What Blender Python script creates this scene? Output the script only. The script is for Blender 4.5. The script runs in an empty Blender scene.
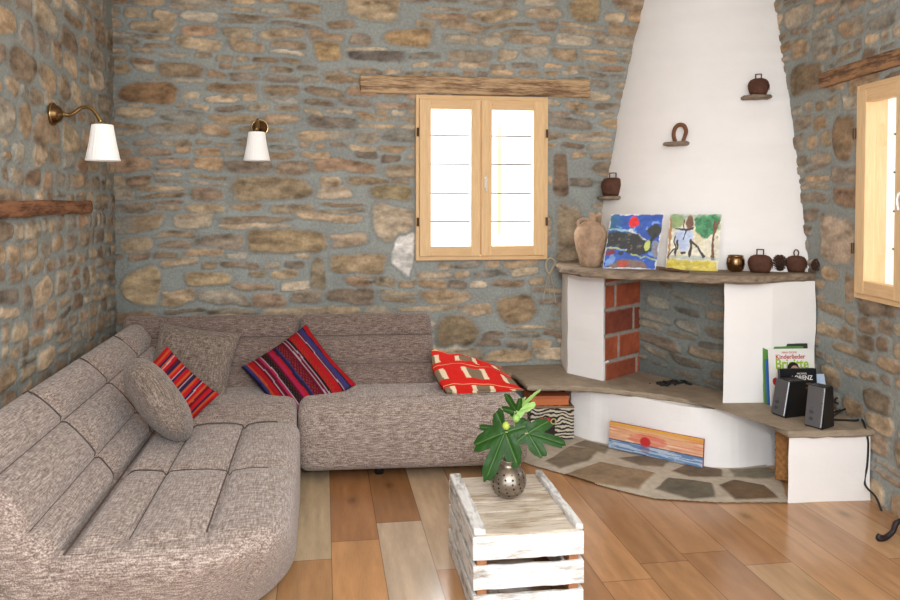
import bpy, bmesh, math, random
import numpy as np
from mathutils import Vector, Matrix
from mathutils.bvhtree import BVHTree
random.seed(4)
RNG = np.random.default_rng(7)
SC = bpy.context.scene
COL = SC.collection

# ------------------------------------------------------------------ camera
TH, PH, F = math.radians(7.6), math.radians(1.5), 726.0
CAM = np.array([0, 0, 1.5])
fw = np.array([math.sin(TH)*math.cos(PH), math.cos(TH)*math.cos(PH), -math.sin(PH)])
rt = np.array([math.cos(TH), -math.sin(TH), 0]); up = np.cross(rt, fw)
def ray(x, y): return fw + (x-420)/F*rt - (y-219)/F*up
def onz(x, y, z=0.0):
    d = ray(x, y); return CAM + d*((z-1.5)/d[2])
def ony(x, y, Y=4.85):
    d = ray(x, y); return CAM + d*(Y/d[1])
def onx(x, y, X):
    d = ray(x, y); return CAM + d*(X/d[0])
def onpl(x, y, p0, n):
    d = ray(x, y); return CAM + d*(np.dot(np.array(p0)-CAM, n)/np.dot(d, n))
XL, YB = -1.32, 4.85
W0 = onz(872, 500); AR = math.radians(8.4)
NR = np.array([math.cos(AR), -math.sin(AR), 0])
def onr(x, y): return onpl(x, y, W0, NR)
def rwx(y): return W0[0] + (y-W0[1])*math.tan(AR)
XC = rwx(YB)
HC = 3.1

cd = bpy.data.cameras.new('camera'); co = bpy.data.objects.new('camera', cd); COL.objects.link(co)
M = Matrix((rt, up, -fw)).transposed()
co.matrix_world = Matrix.Translation(CAM) @ M.to_4x4()
cd.sensor_width = 36; cd.lens = F/900*36; cd.shift_x = 30/900; cd.shift_y = -81/900
cd.clip_start = .05
SC.camera = co

# ------------------------------------------------------------------ colour + noise
def lin(c):
    c = np.asarray(c, float)/255.0
    return np.where(c <= .04045, c/12.92, ((c+.055)/1.055)**2.4)
def L4(c): return tuple(lin(c)) + (1.0,)
def vnoise(u, v, seed, cell=1.0):
    """smooth value noise, -1..1"""
    r = np.random.default_rng(seed); T = r.uniform(-1, 1, (256, 256))
    x = np.asarray(u)/cell + 1000.0; y = np.asarray(v)/cell + 1000.0
    xi = np.floor(x).astype(int); yi = np.floor(y).astype(int)
    fx = x-xi; fy = y-yi; fx = fx*fx*(3-2*fx); fy = fy*fy*(3-2*fy)
    a = T[xi % 256, yi % 256]; b = T[(xi+1) % 256, yi % 256]; c = T[xi % 256, (yi+1) % 256]; d = T[(xi+1) % 256, (yi+1) % 256]
    return (a*(1-fx)+b*fx)*(1-fy) + (c*(1-fx)+d*fx)*fy
def fnoise(u, v, seed, cell, o=3):
    s = 0; a = 1; t = 0
    for k in range(o):
        s = s + a*vnoise(u, v, seed+k*13, cell/2**k); t += a; a *= .5
    return s/t
def sstep(a, b, x):
    t = np.clip((x-a)/(b-a), 0, 1); return t*t*(3-2*t)

# ------------------------------------------------------------------ materials
MATS = {}
def mat(name, col=None, rough=.7, metal=0, nscale=0, namt=0, bump=0, bscale=60, spec=.5, attr=False, stretch=(1, 1, 1), coat=0, trans=0, emit=None):
    if name in MATS: return MATS[name]
    m = bpy.data.materials.new(name); m.use_nodes = True; MATS[name] = m
    nt = m.node_tree; N = nt.nodes; Lk = nt.links; b = N['Principled BSDF']
    b.inputs['Roughness'].default_value = rough; b.inputs['Metallic'].default_value = metal
    b.inputs['Specular IOR Level'].default_value = spec; b.inputs['Coat Weight'].default_value = coat
    tc = N.new('ShaderNodeTexCoord'); mp = N.new('ShaderNodeMapping'); mp.inputs['Scale'].default_value = stretch
    Lk.new(tc.outputs['Object'], mp.inputs['Vector'])
    src = None
    if attr:
        a = N.new('ShaderNodeVertexColor'); a.layer_name = 'Col'; src = a.outputs['Color']
    else:
        rgb = N.new('ShaderNodeRGB'); rgb.outputs[0].default_value = L4(col); src = rgb.outputs[0]
    if namt:
        n = N.new('ShaderNodeTexNoise'); n.inputs['Scale'].default_value = nscale; n.inputs['Detail'].default_value = 6; n.inputs['Roughness'].default_value = .65
        Lk.new(mp.outputs['Vector'], n.inputs['Vector'])
        mr = N.new('ShaderNodeMapRange'); mr.inputs['From Min'].default_value = .25; mr.inputs['From Max'].default_value = .75
        mr.inputs['To Min'].default_value = 1-namt; mr.inputs['To Max'].default_value = 1+namt
        Lk.new(n.outputs['Fac'], mr.inputs['Value'])
        vm = N.new('ShaderNodeVectorMath'); vm.operation = 'SCALE'
        Lk.new(src, vm.inputs[0]); Lk.new(mr.outputs[0], vm.inputs['Scale']); src = vm.outputs[0]
    Lk.new(src, b.inputs['Base Color'])
    if bump:
        n2 = N.new('ShaderNodeTexNoise'); n2.inputs['Scale'].default_value = bscale; n2.inputs['Detail'].default_value = 5
        Lk.new(mp.outputs['Vector'], n2.inputs['Vector'])
        bp = N.new('ShaderNodeBump'); bp.inputs['Strength'].default_value = bump; bp.inputs['Distance'].default_value = .01
        Lk.new(n2.outputs['Fac'], bp.inputs['Height']); Lk.new(bp.outputs['Normal'], b.inputs['Normal'])
    if emit:
        b.inputs['Emission Color'].default_value = L4(emit[0]); b.inputs['Emission Strength'].default_value = emit[1]
    return m

def fabric_mat(name, dark, midc, light, scale=1.0):
    """heathered weave: noise stretched along both yarn directions, box-projected by object space"""
    m = bpy.data.materials.new(name); m.use_nodes = True; MATS[name] = m
    nt = m.node_tree; N = nt.nodes; Lk = nt.links; b = N['Principled BSDF']
    b.inputs['Roughness'].default_value = .9; b.inputs['Specular IOR Level'].default_value = .2
    b.inputs['Sheen Weight'].default_value = .25; b.inputs['Sheen Roughness'].default_value = .5
    tc = N.new('ShaderNodeTexCoord'); outs = []
    for st in ((26, 230, 170), (210, 26, 230)):
        mp = N.new('ShaderNodeMapping'); mp.inputs['Scale'].default_value = [s*scale for s in st]
        Lk.new(tc.outputs['Object'], mp.inputs['Vector'])
        n = N.new('ShaderNodeTexNoise'); n.inputs['Scale'].default_value = 1; n.inputs['Detail'].default_value = 2
        Lk.new(mp.outputs['Vector'], n.inputs['Vector']); outs.append(n.outputs['Fac'])
    ad = N.new('ShaderNodeMath'); ad.operation = 'ADD'; Lk.new(outs[0], ad.inputs[0]); Lk.new(outs[1], ad.inputs[1])
    mr = N.new('ShaderNodeMapRange'); mr.inputs['From Min'].default_value = .7; mr.inputs['From Max'].default_value = 1.3
    Lk.new(ad.outputs[0], mr.inputs['Value'])
    cr = N.new('ShaderNodeValToRGB'); e = cr.color_ramp.elements
    e[0].color = L4(dark); e[1].color = L4(light); k = e.new(.5); k.color = L4(midc)
    Lk.new(mr.outputs[0], cr.inputs['Fac']); Lk.new(cr.outputs['Color'], b.inputs['Base Color'])
    bp = N.new('ShaderNodeBump'); bp.inputs['Strength'].default_value = .35; bp.inputs['Distance'].default_value = .004
    Lk.new(mr.outputs[0], bp.inputs['Height']); Lk.new(bp.outputs['Normal'], b.inputs['Normal'])
    return m

def glass_mat(name):
    m = bpy.data.materials.new(name); m.use_nodes = True; MATS[name] = m
    nt = m.node_tree; N = nt.nodes; Lk = nt.links; N.remove(N['Principled BSDF'])
    t = N.new('ShaderNodeBsdfTransparent'); g = N.new('ShaderNodeBsdfGlossy'); g.inputs['Roughness'].default_value = .02
    lw = N.new('ShaderNodeLayerWeight'); lw.inputs['Blend'].default_value = .5; pw_ = N.new('ShaderNodeMath'); pw_.operation = 'POWER'; pw_.inputs[1].default_value = 4; Lk.new(lw.outputs['Facing'], pw_.inputs[0]); fr = N.new('ShaderNodeMath'); fr.operation = 'MULTIPLY_ADD'; fr.inputs[1].default_value = .5; fr.inputs[2].default_value = .03; Lk.new(pw_.outputs[0], fr.inputs[0]); mx = N.new('ShaderNodeMixShader')
    Lk.new(fr.outputs[0], mx.inputs[0]); Lk.new(t.outputs[0], mx.inputs[1]); Lk.new(g.outputs[0], mx.inputs[2])
    Lk.new(mx.outputs[0], N['Material Output'].inputs['Surface'])
    return m

# ------------------------------------------------------------------ object helpers
def link(name, me, m=None, parent=None, smooth=False):
    o = bpy.data.objects.new(name, me); COL.objects.link(o)
    if m is not None: me.materials.append(m)
    if parent is not None: o.parent = parent
    if smooth:
        me.polygons.foreach_set('use_smooth', [True]*len(me.polygons))
    return o
def tag(o, label=None, cat=None, group=None, kind=None):
    for k, v in (('label', label), ('category', cat), ('group', group), ('kind', kind)):
        if v: o[k] = v
    return o
def empty(name, loc, label, cat, group=None, rz=0):
    o = bpy.data.objects.new(name, None); COL.objects.link(o); o.location = Vector(loc); o.rotation_euler.z = rz
    o.empty_display_size = .05
    return tag(o, label, cat, group)
def setcol(me, cols):
    a = me.color_attributes.new('Col', 'FLOAT_COLOR', 'POINT')
    c = np.ones((len(me.vertices), 4)); c[:, :3] = cols
    a.data.foreach_set('color', c.ravel())
def mesh(verts, faces, cols=None):
    me = bpy.data.meshes.new('m'); me.from_pydata([tuple(map(float, v)) for v in verts], [], faces); me.update()
    if cols is not None: setcol(me, cols)
    return me
def grid(P, cols=None, mask=None, wrapu=False):
    """P (nv,nu,3)"""
    nv, nu = P.shape[:2]
    idx = np.arange(nv*nu).reshape(nv, nu)
    if wrapu: idx = np.concatenate([idx, idx[:, :1]], 1)
    q = np.stack([idx[:-1, :-1], idx[:-1, 1:], idx[1:, 1:], idx[1:, :-1]], -1)
    q = q[mask] if mask is not None else q.reshape(-1, 4)
    return mesh(P.reshape(-1, 3).tolist(), q.tolist(), None if cols is None else cols.reshape(-1, 3))
def from_bm(bm):
    me = bpy.data.meshes.new('m'); bmesh.ops.recalc_face_normals(bm, faces=bm.faces); bm.to_mesh(me); bm.free(); return me
def box_bm(sx, sy, sz, c=(0, 0, 0), bev=0.0, seg=2, bm=None, rot=None):
    b = bmesh.new(); bmesh.ops.create_cube(b, size=1)
    bmesh.ops.scale(b, vec=(sx, sy, sz), verts=b.verts)
    if bev: bmesh.ops.bevel(b, geom=b.edges[:], offset=bev, segments=seg, affect='EDGES', profile=.5)
    mx = Matrix.Translation(c)
    if rot is not None: mx = mx @ rot
    b.transform(mx)
    if bm is None: return b
    t = bpy.data.meshes.new('t'); b.to_mesh(t); b.free(); bm.from_mesh(t); bpy.data.meshes.remove(t); return bm
def box(name, sx, sy, sz, c, m, parent=None, bev=.003, rot=None, smooth=False):
    return link(name, from_bm(box_bm(sx, sy, sz, c, bev, 2, None, rot)), m, parent, smooth)
def rough_box(name, sx, sy, sz, c, m, parent=None, bev=.004, amp=.003, seed=0, rot=None, cuts=10):
    """hewn plank: a box subdivided along its length and jittered"""
    b = bmesh.new(); bmesh.ops.create_cube(b, size=1)
    ax = max(range(3), key=lambda i: (sx, sy, sz)[i])
    es = [e for e in b.edges if abs((e.verts[0].co-e.verts[1].co)[ax]) > .5]
    bmesh.ops.subdivide_edges(b, edges=es, cuts=cuts, use_grid_fill=True)
    bmesh.ops.scale(b, vec=(sx, sy, sz), verts=b.verts)
    r = random.Random(seed)
    for v in b.verts: v.co += Vector([r.uniform(-amp, amp) if i != ax else r.uniform(-amp, amp)*.5 for i in range(3)])
    bmesh.ops.bevel(b, geom=[e for e in b.edges if e.calc_face_angle(0) > 1.0], offset=bev, segments=1, affect='EDGES')
    mx = Matrix.Translation(c)
    if rot is not None: mx = mx @ rot
    b.transform(mx)
    return link(name, from_bm(b), m, parent)
def prism_bm(poly, z0, z1, bm=None):
    b = bm or bmesh.new()
    lo = [b.verts.new((p[0], p[1], z0)) for p in poly]; hi = [b.verts.new((p[0], p[1], z1)) for p in poly]
    n = len(poly); b.faces.new(lo[::-1]); b.faces.new(hi)
    for i in range(n): b.faces.new((lo[i], lo[(i+1) % n], hi[(i+1) % n], hi[i]))
    return b
def densify(poly, step, closed=True):
    out = []; n = len(poly)
    for i in range(n if closed else n-1):
        a = np.array(poly[i][:2], float); b = np.array(poly[(i+1) % n][:2], float)
        k = max(1, int(np.linalg.norm(b-a)/step))
        for j in range(k): out.append(a+(b-a)*j/k)
    if not closed: out.append(np.array(poly[-1][:2], float))
    return out
def stone_slab(name, poly, z0, z1, m, parent, seed=1, amp=.012, keep=()):
    """flat stone with a rough broken edge; points with y or x in keep stay straight"""
    r = random.Random(seed); pts = densify(poly, .035); n = len(pts)
    c = np.mean(pts, 0); b = bmesh.new(); rings = []
    for k, (z, ins) in enumerate(((z0, .014), (z0+.3*(z1-z0), 0.0), (z0+.75*(z1-z0), .002), (z1, .010))):
        ring = []
        for i, p in enumerate(pts):
            t = np.array(pts[(i+1) % n])-np.array(pts[i-1]); nn = np.array([-t[1], t[0]])/(np.linalg.norm(t)+1e-9)
            j = amp*(vnoise(i*.37, k*.8, seed) + .6*r.uniform(-1, 1)) if k < 3 else amp*vnoise(i*.37, k*.8, seed)
            q = p + nn*(ins + j)
            ring.append(b.verts.new((q[0], q[1], z + r.uniform(-1, 1)*.002)))
        rings.append(ring)
    for A, B in zip(rings[:-1], rings[1:]):
        for i in range(n): b.faces.new((A[i], A[(i+1) % n], B[(i+1) % n], B[i]))
    for ring, flip in ((rings[0], True), (rings[-1], False)):
        f = b.faces.new(ring[::-1] if flip else ring); bmesh.ops.triangulate(b, faces=[f])
    return link(name, from_bm(b), m, parent)
def tube_bm(pts, rad, bm=None, n=8, caps=True):
    b = bm or bmesh.new(); P = [Vector(p) for p in pts]; R = rad if hasattr(rad, '__len__') else [rad]*len(P)
    prev = None; rings = []
    for i, p in enumerate(P):
        t = (P[min(i+1, len(P)-1)]-P[max(i-1, 0)]).normalized()
        if prev is None: a = t.orthogonal().normalized()
        else: a = (prev - t*prev.dot(t)).normalized()
        prev = a; c = t.cross(a)
        rings.append([b.verts.new(p + (a*math.cos(2*math.pi*k/n)+c*math.sin(2*math.pi*k/n))*R[i]) for k in range(n)])
    for A, B in zip(rings[:-1], rings[1:]):
        for k in range(n): b.faces.new((A[k], A[(k+1) % n], B[(k+1) % n], B[k]))
    if caps: b.faces.new(rings[0][::-1]); b.faces.new(rings[-1])
    return b
def spline(pts, k=8):
    P = [np.array(p, float) for p in pts]; P = [2*P[0]-P[1]]+P+[2*P[-1]-P[-2]]; out = []
    for i in range(1, len(P)-2):
        for j in range(k):
            t = j/k
            out.append(.5*((2*P[i])+(-P[i-1]+P[i+1])*t+(2*P[i-1]-5*P[i]+4*P[i+1]-P[i+2])*t*t+(-P[i-1]+3*P[i]-3*P[i+1]+P[i+2])*t**3))
    out.append(P[-2]); return out
def tube(name, pts, rad, m, parent=None, n=8, k=8):
    s = spline(pts, k)
    if hasattr(rad, '__len__'): rad = list(np.interp(np.linspace(0, 1, len(s)), np.linspace(0, 1, len(rad)), rad))
    return link(name, from_bm(tube_bm(s, rad, None, n)), m, parent, True)
def lathe_me(prof, n=32, sx=1, sy=1, ripple=0, nr=0):
    rows = []
    for r, z in prof:
        a = np.arange(n)*2*math.pi/n; rr = r*(1+ripple*np.cos(nr*a)) if nr else r+0*a
        rows.append(np.stack([rr*np.cos(a)*sx, rr*np.sin(a)*sy, z+0*a], -1))
    return grid(np.array(rows), wrapu=True)
def lathe(name, prof, m, parent=None, n=32, smooth=True, **k):
    return link(name, lathe_me(prof, n, **k), m, parent, smooth)
def rbox(lo, hi, r, res, fn=None, col=None):
    """dense rounded box from lo to hi, then fn(points)->points"""
    lo = np.array(lo, float); hi = np.array(hi, float); c = (lo+hi)/2; h = (hi-lo)/2; r = min(r, h.min()*.999)
    def axis(i):
        L = 2*h[i]; core = np.linspace(-h[i]+r, h[i]-r, max(2, int((L-2*r)/res)+1))
        k = max(3, int(r*1.57/res)+1); t = np.sin(np.linspace(0, math.pi/2, k+1)[:-1]*.98)
        a = -h[i] + r*(1-np.cos(np.linspace(0, math.pi/2, k+1)))[:-1]*1.0
        return np.concatenate([-h[i]+r*(np.linspace(0, 1, k+1)[:-1]), core, (h[i]-r)+r*np.linspace(0, 1, k+1)[1:]])
    A = [axis(i) for i in range(3)]
    verts = {}; V = []; Fc = []
    def vid(i, j, k):
        key = (i, j, k)
        if key not in verts: verts[key] = len(V); V.append((A[0][i], A[1][j], A[2][k]))
        return verts[key]
    n = [len(a) for a in A]
    for ax in range(3):
        u, v = [(1, 2), (2, 0), (0, 1)][ax]
        for side in (0, n[ax]-1):
            for a in range(n[u]-1):
                for b_ in range(n[v]-1):
                    q = []
                    for da, db in ((0, 0), (1, 0), (1, 1), (0, 1)):
                        ijk = [0, 0, 0]; ijk[ax] = side; ijk[u] = a+da; ijk[v] = b_+db; q.append(vid(*ijk))
                    Fc.append(q if side else q[::-1])
    P = np.array(V); Q = np.clip(P, -h+r, h-r); D = P-Q
    # cube-to-sphere style mapping of the rounded zone
    mx = np.abs(D).max(1, keepdims=True); nn = np.linalg.norm(D, axis=1, keepdims=True)
    D = np.where(nn > 1e-9, D/np.maximum(nn, 1e-9)*np.maximum(mx, r*0+mx), D)
    P = Q + D + c
    if fn is not None: P = fn(P)
    return P, Fc
def rbox_obj(name, lo, hi, r, res, m, parent=None, fn=None):
    P, Fc = rbox(lo, hi, r, res, fn)
    return link(name, mesh(P, Fc), m, parent, True)
def frame_mat(o, x, y, z):
    x, y, z = Vector(x), Vector(y), Vector(z)
    m = Matrix((x, y, z)).transposed().to_4x4(); m.translation = Vector(o); return m
def text(name, body, size, m, parent, mx, align='CENTER', sx=1.0, depth=.0004, bold=0.0):
    cu = bpy.data.curves.new(name, 'FONT'); cu.body = body; cu.size = size; cu.align_x = align; cu.extrude = depth; cu.offset = bold
    t = bpy.data.objects.new('tmp', cu); COL.objects.link(t)
    bpy.context.view_layer.update()
    me = bpy.data.meshes.new_from_object(t.evaluated_get(bpy.context.evaluated_depsgraph_get()))
    bpy.data.objects.remove(t)
    me.transform(mx @ Matrix.Diagonal((sx, 1, 1, 1)))
    return link(name, me, m, parent)

#@@SECTION shell
# ------------------------------------------------------------------ stone walls
PAL = [(178, 152, 120), (186, 160, 126), (168, 142, 112), (160, 134, 106), (192, 168, 136), (172, 150, 124), (148, 126, 104), (182, 150, 114), (162, 146, 124), (138, 120, 102), (198, 176, 148), (170, 138, 110), (156, 146, 130)]
MORTAR = (152, 156, 151)
def stone_field(U, V, seed, L, H, hr, ar, gap, keys=(), jit=.2):
    r = random.Random(seed)
    Uw = U + .018*fnoise(U, V, seed, .25) + .008*vnoise(U, V, seed+5, .06)
    Vw = V + .055*fnoise(U, V*.6, seed+1, .7) + .010*fnoise(U, V, seed+6, .09)
    N1 = fnoise(U, V, seed+2, .085, 3); NS = fnoise(U*.35, V, seed+3, .035, 3); NB = fnoise(U, V, seed+4, .5); NF = fnoise(U*.6, V, seed+21, .018, 2); NSM = fnoise(U*.5, V, seed+15, .16, 4)
    col = np.zeros(U.shape+(3,)); col[:] = lin(MORTAR)
    col *= (1 + .14*fnoise(U, V, seed+9, .12))[..., None] * (1+.10*NB)[..., None]
    ht = .002*fnoise(U, V, seed+8, .03)
    st = []
    for (cx, cy, w, h, c, p, a) in keys: st.append((cx, cy, w, h, c, p, a, True))
    v = -.03
    while v < H+.1:
        h = r.uniform(*hr) * (1.3 if r.random() < .12 else 1); u = -r.uniform(0, .3)
        while u < L+.1:
            w = min(max(h*r.uniform(*ar), .07), .52)
            g = gap*r.uniform(.7, 1.5)
            rows = [(v+h/2, h)]
            if h > hr[0]*1.45 and r.random() < .28:
                s = r.uniform(.35, .65); rows = [(v+h*s/2, h*s), (v+h*(1+s)/2, h*(1-s))]
            if r.random() < .985:
                for cy, hh in rows:
                    st.append((u+w/2, cy+r.uniform(-.012, .012), w-g, max(hh-gap*r.uniform(.6, 1.2), .025), PAL[r.randrange(len(PAL))], r.uniform(2.1, 3.6), r.gauss(0, .05), False))
            u += w
        v += h
    nu = U.shape[1]; du = U[0, 1]-U[0, 0]; dv = V[1, 0]-V[0, 0]
    taken = [k for k in st if k[7]]
    order = [s for s in st if not s[7]] + taken
    for i, (cx, cy, w, h, c, p, a, key) in enumerate(order):
        if not key:
            if any(abs(cx-k[0]) < k[2]*.5+w*.16 and abs(cy-k[1]) < k[3]*.5+h*.2 for k in taken): continue
        m = .09
        j0 = max(0, int((cx-w/2-m)/du)); j1 = min(U.shape[1], int((cx+w/2+m)/du)+2)
        i0 = max(0, int((cy-h/2-m)/dv)); i1 = min(U.shape[0], int((cy+h/2+m)/dv)+2)
        if j0 >= j1 or i0 >= i1: continue
        s = (slice(i0, i1), slice(j0, j1))
        X = (U if key else Uw)[s]-cx; Y = (V if key else Vw)[s]-cy
        ca, sa = math.cos(a), math.sin(a); x = (X*ca+Y*sa)/(w/2); y = (-X*sa+Y*ca)/(h/2)
        tp = r.uniform(-.22, .22); y = y*(1+tp*x)
        rho = np.zeros(x.shape); P_ = p*2.6
        for qx, qy, qd in [(1, r.uniform(-.16, .16), 1), (-1, r.uniform(-.16, .16), 1), (r.uniform(-.12, .12), 1, 1), (r.uniform(-.12, .12), -1, 1)] + [(sx*r.uniform(.6, .9), sy*r.uniform(.5, .85), r.uniform(1.12, 1.5)) for sx in (-1, 1) for sy in (-1, 1)]:
            rho += np.clip((qx*x+qy*y)/qd, 0, None)**P_
        rho = rho**(1/P_) + jit*N1[s] + .07*NS[s]
        k = 1-sstep(.88, 1.06, rho)
        if key:
            hard = 1-sstep(1.05, 1.25, rho); ht[s] = ht[s]*(1-hard); col[s] = col[s]*(1-hard)[..., None] + lin(MORTAR)*hard[..., None]
        base = (lin(c)*.82+lin((172,158,140))*.18)*r.uniform(.76, 1.15)*np.array([.965, 1, 1.05])
        dome = (1-np.clip(rho, 0, 1)**2)
        cc = base*(1+.55*NS[s]+.30*N1[s]+.25*NF[s])[..., None] * (.90+.12*np.sqrt(np.clip(dome, 0, 1)))[..., None]
        sh = 1+.05*math.sin(i*2.1); cc = cc*np.array([sh, 1, 2-sh])
        k = k*(1-.55*sstep(.25, .7, NSM[s])*(0 if key else 1))
        col[s] = col[s]*(1-k)[..., None] + cc*k[..., None]
        th = r.uniform(.004, .013)
        ht[s] = np.maximum(ht[s], k*(th+.004*NS[s]+.003*N1[s]) + ht[s]*(1-k))
        rim = np.exp(-((rho-1.06)/.07)**2)*.14; col[s] *= (1-rim)[..., None]
    return np.clip(col, 0, 1), ht
def stone_wall(name, org, du, nrm, L, H, step, seed, hr, ar, gap, hole=None, keys=(), shade=None, u0=0.0):
    us = np.arange(0, L+step, step); vs = np.arange(0, H+step, step); us[-1] = L; vs[-1] = H
    U, V = np.meshgrid(us, vs)
    col, ht = stone_field(U, V, seed, L, H, hr, ar, gap, keys)
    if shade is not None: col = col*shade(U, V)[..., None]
    # local frame: x along the wall, z up, -y into the room
    P = np.stack([U, -ht, V], -1)
    mask = None
    if hole is not None:
        uc = (U[:-1, :-1]+U[1:, 1:])/2; vc = (V[:-1, :-1]+V[1:, 1:])/2
        mask = ~((uc > hole[0]) & (uc < hole[1]) & (vc > hole[2]) & (vc < hole[3]))
    o = link(name, grid(P, col, mask), mat('rubble_stone', attr=True, rough=.92, namt=.22, nscale=55, bump=.6, bscale=90, spec=.15), None, True)
    o.matrix_world = frame_mat(org, du, -np.array(nrm), (0, 0, 1))
    return tag(o, kind='structure')

# key stones read off the photograph: back wall local u = X - XL
def key(x0, y0, x1, y1, c, p=3, a=0):
    A = ony(x0, y0); B = ony(x1, y1)
    return ((A[0]+B[0])/2-XL, (A[2]+B[2])/2, abs(B[0]-A[0]), abs(A[2]-B[2]), c, p, a)
KEYS = [key(346, -14, 401, 22, (190, 165, 130), 4), key(569, -6, 600, 24, (180, 148, 104), 5), key(372, 205, 414, 242, (198, 180, 154), 3.5, -.12), key(392, 232, 414, 271, (216, 210, 202), 3, -.2),
        key(120, 268, 160, 305, (184, 153, 112), 3.5), key(497, 296, 535, 323, (172, 146, 112), 3.5), key(249, 229, 330, 253, (186, 158, 118), 3),
        key(232, 176, 312, 200, (166, 138, 102), 3), key(327, 254, 386, 273, (170, 146, 114), 3), key(553, 151, 568, 198, (112, 88, 68), 3),
        key(347, 50, 406, 62, (105, 92, 82), 3), key(383, 28, 432, 47, (182, 150, 108), 3), key(557, 205, 584, 275, (150, 130, 104), 4),
        key(310, 258, 326, 290, (150, 128, 98), 3), key(118, 82, 178, 103, (160, 122, 84), 3), key(480, 370, 545, 390, (140, 125, 105), 3),
        key(660, 286, 680, 302, (180, 160, 124), 3), key(435, 315, 478, 345, (150, 130, 100), 3), key(185, 272, 235, 286, (176, 150, 112), 3),
        key(158, 62, 205, 78, (150, 122, 90), 3), key(250, 320, 300, 332, (178, 150, 115), 3), key(314, 42, 342, 62, (178, 146, 100), 4),
        key(370, 185, 412, 200, (182, 156, 112), 3), key(566, 260, 590, 282, (120, 110, 96), 3)]
BW = (.613-XL, 1.521-XL, 1.094, 2.199)
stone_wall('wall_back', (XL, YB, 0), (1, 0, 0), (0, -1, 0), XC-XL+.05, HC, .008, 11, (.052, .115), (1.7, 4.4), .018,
           (BW[0]+.02, BW[1]-.02, BW[2]+.02, BW[3]-.02), KEYS,
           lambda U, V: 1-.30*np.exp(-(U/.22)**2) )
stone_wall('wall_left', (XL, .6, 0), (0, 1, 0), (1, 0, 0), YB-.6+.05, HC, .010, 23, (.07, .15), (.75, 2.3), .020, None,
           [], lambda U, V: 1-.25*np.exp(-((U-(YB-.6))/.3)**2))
# right wall runs from the far corner toward the camera
RD = np.array([-math.sin(AR), -math.cos(AR), 0]); RO = np.array([XC, YB, 0])
LR = (YB-.6)/math.cos(AR)
wl = onr(857, 88); uR = np.dot(wl-RO, RD)
RW = (uR+.02, uR+.86, .996, 2.085)
def keyr(x0, y0, x1, y1, c, p=3, a=0):
    A = onr(x0, y0); B = onr(x1, y1); ua = np.dot(A-RO, RD); ub = np.dot(B-RO, RD)
    return ((ua+ub)/2, (A[2]+B[2])/2, abs(ub-ua), abs(A[2]-B[2]), c, p, a)
KR = [keyr(833, 118, 857, 160, (150, 116, 80), 2.4), keyr(820, 216, 856, 268, (205, 182, 158), 2.6), keyr(846, 275, 856, 303, (168, 140, 110), 3),
      keyr(790, 70, 826, 88, (160, 130, 96), 3), keyr(818, 300, 845, 318, (160, 140, 112), 3), keyr(832, 340, 870, 362, (165, 142, 112), 3), keyr(865, 385, 893, 420, (150, 128, 100), 3)]
stone_wall('wall_right', RO, RD, -NR, LR, HC, .009, 37, (.06, .14), (1.1, 3.0), .021,
           (RW[0]+.02, RW[1]-.02, RW[2]+.02, RW[3]-.02), KR)

plaster = mat('white_plaster', (246, 244, 243), .85, nscale=3, namt=.03, bump=.25, bscale=14, spec=.2)
ce = link('ceiling', mesh([(XL, -1.2, HC), (3.2, -1.2, HC), (3.2, YB, HC), (XL, YB, HC)], [[0, 1, 2, 3]]), mat('ceiling_paint', (225, 220, 212), .9, nscale=4, namt=.04), None); tag(ce, kind='structure')

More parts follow.
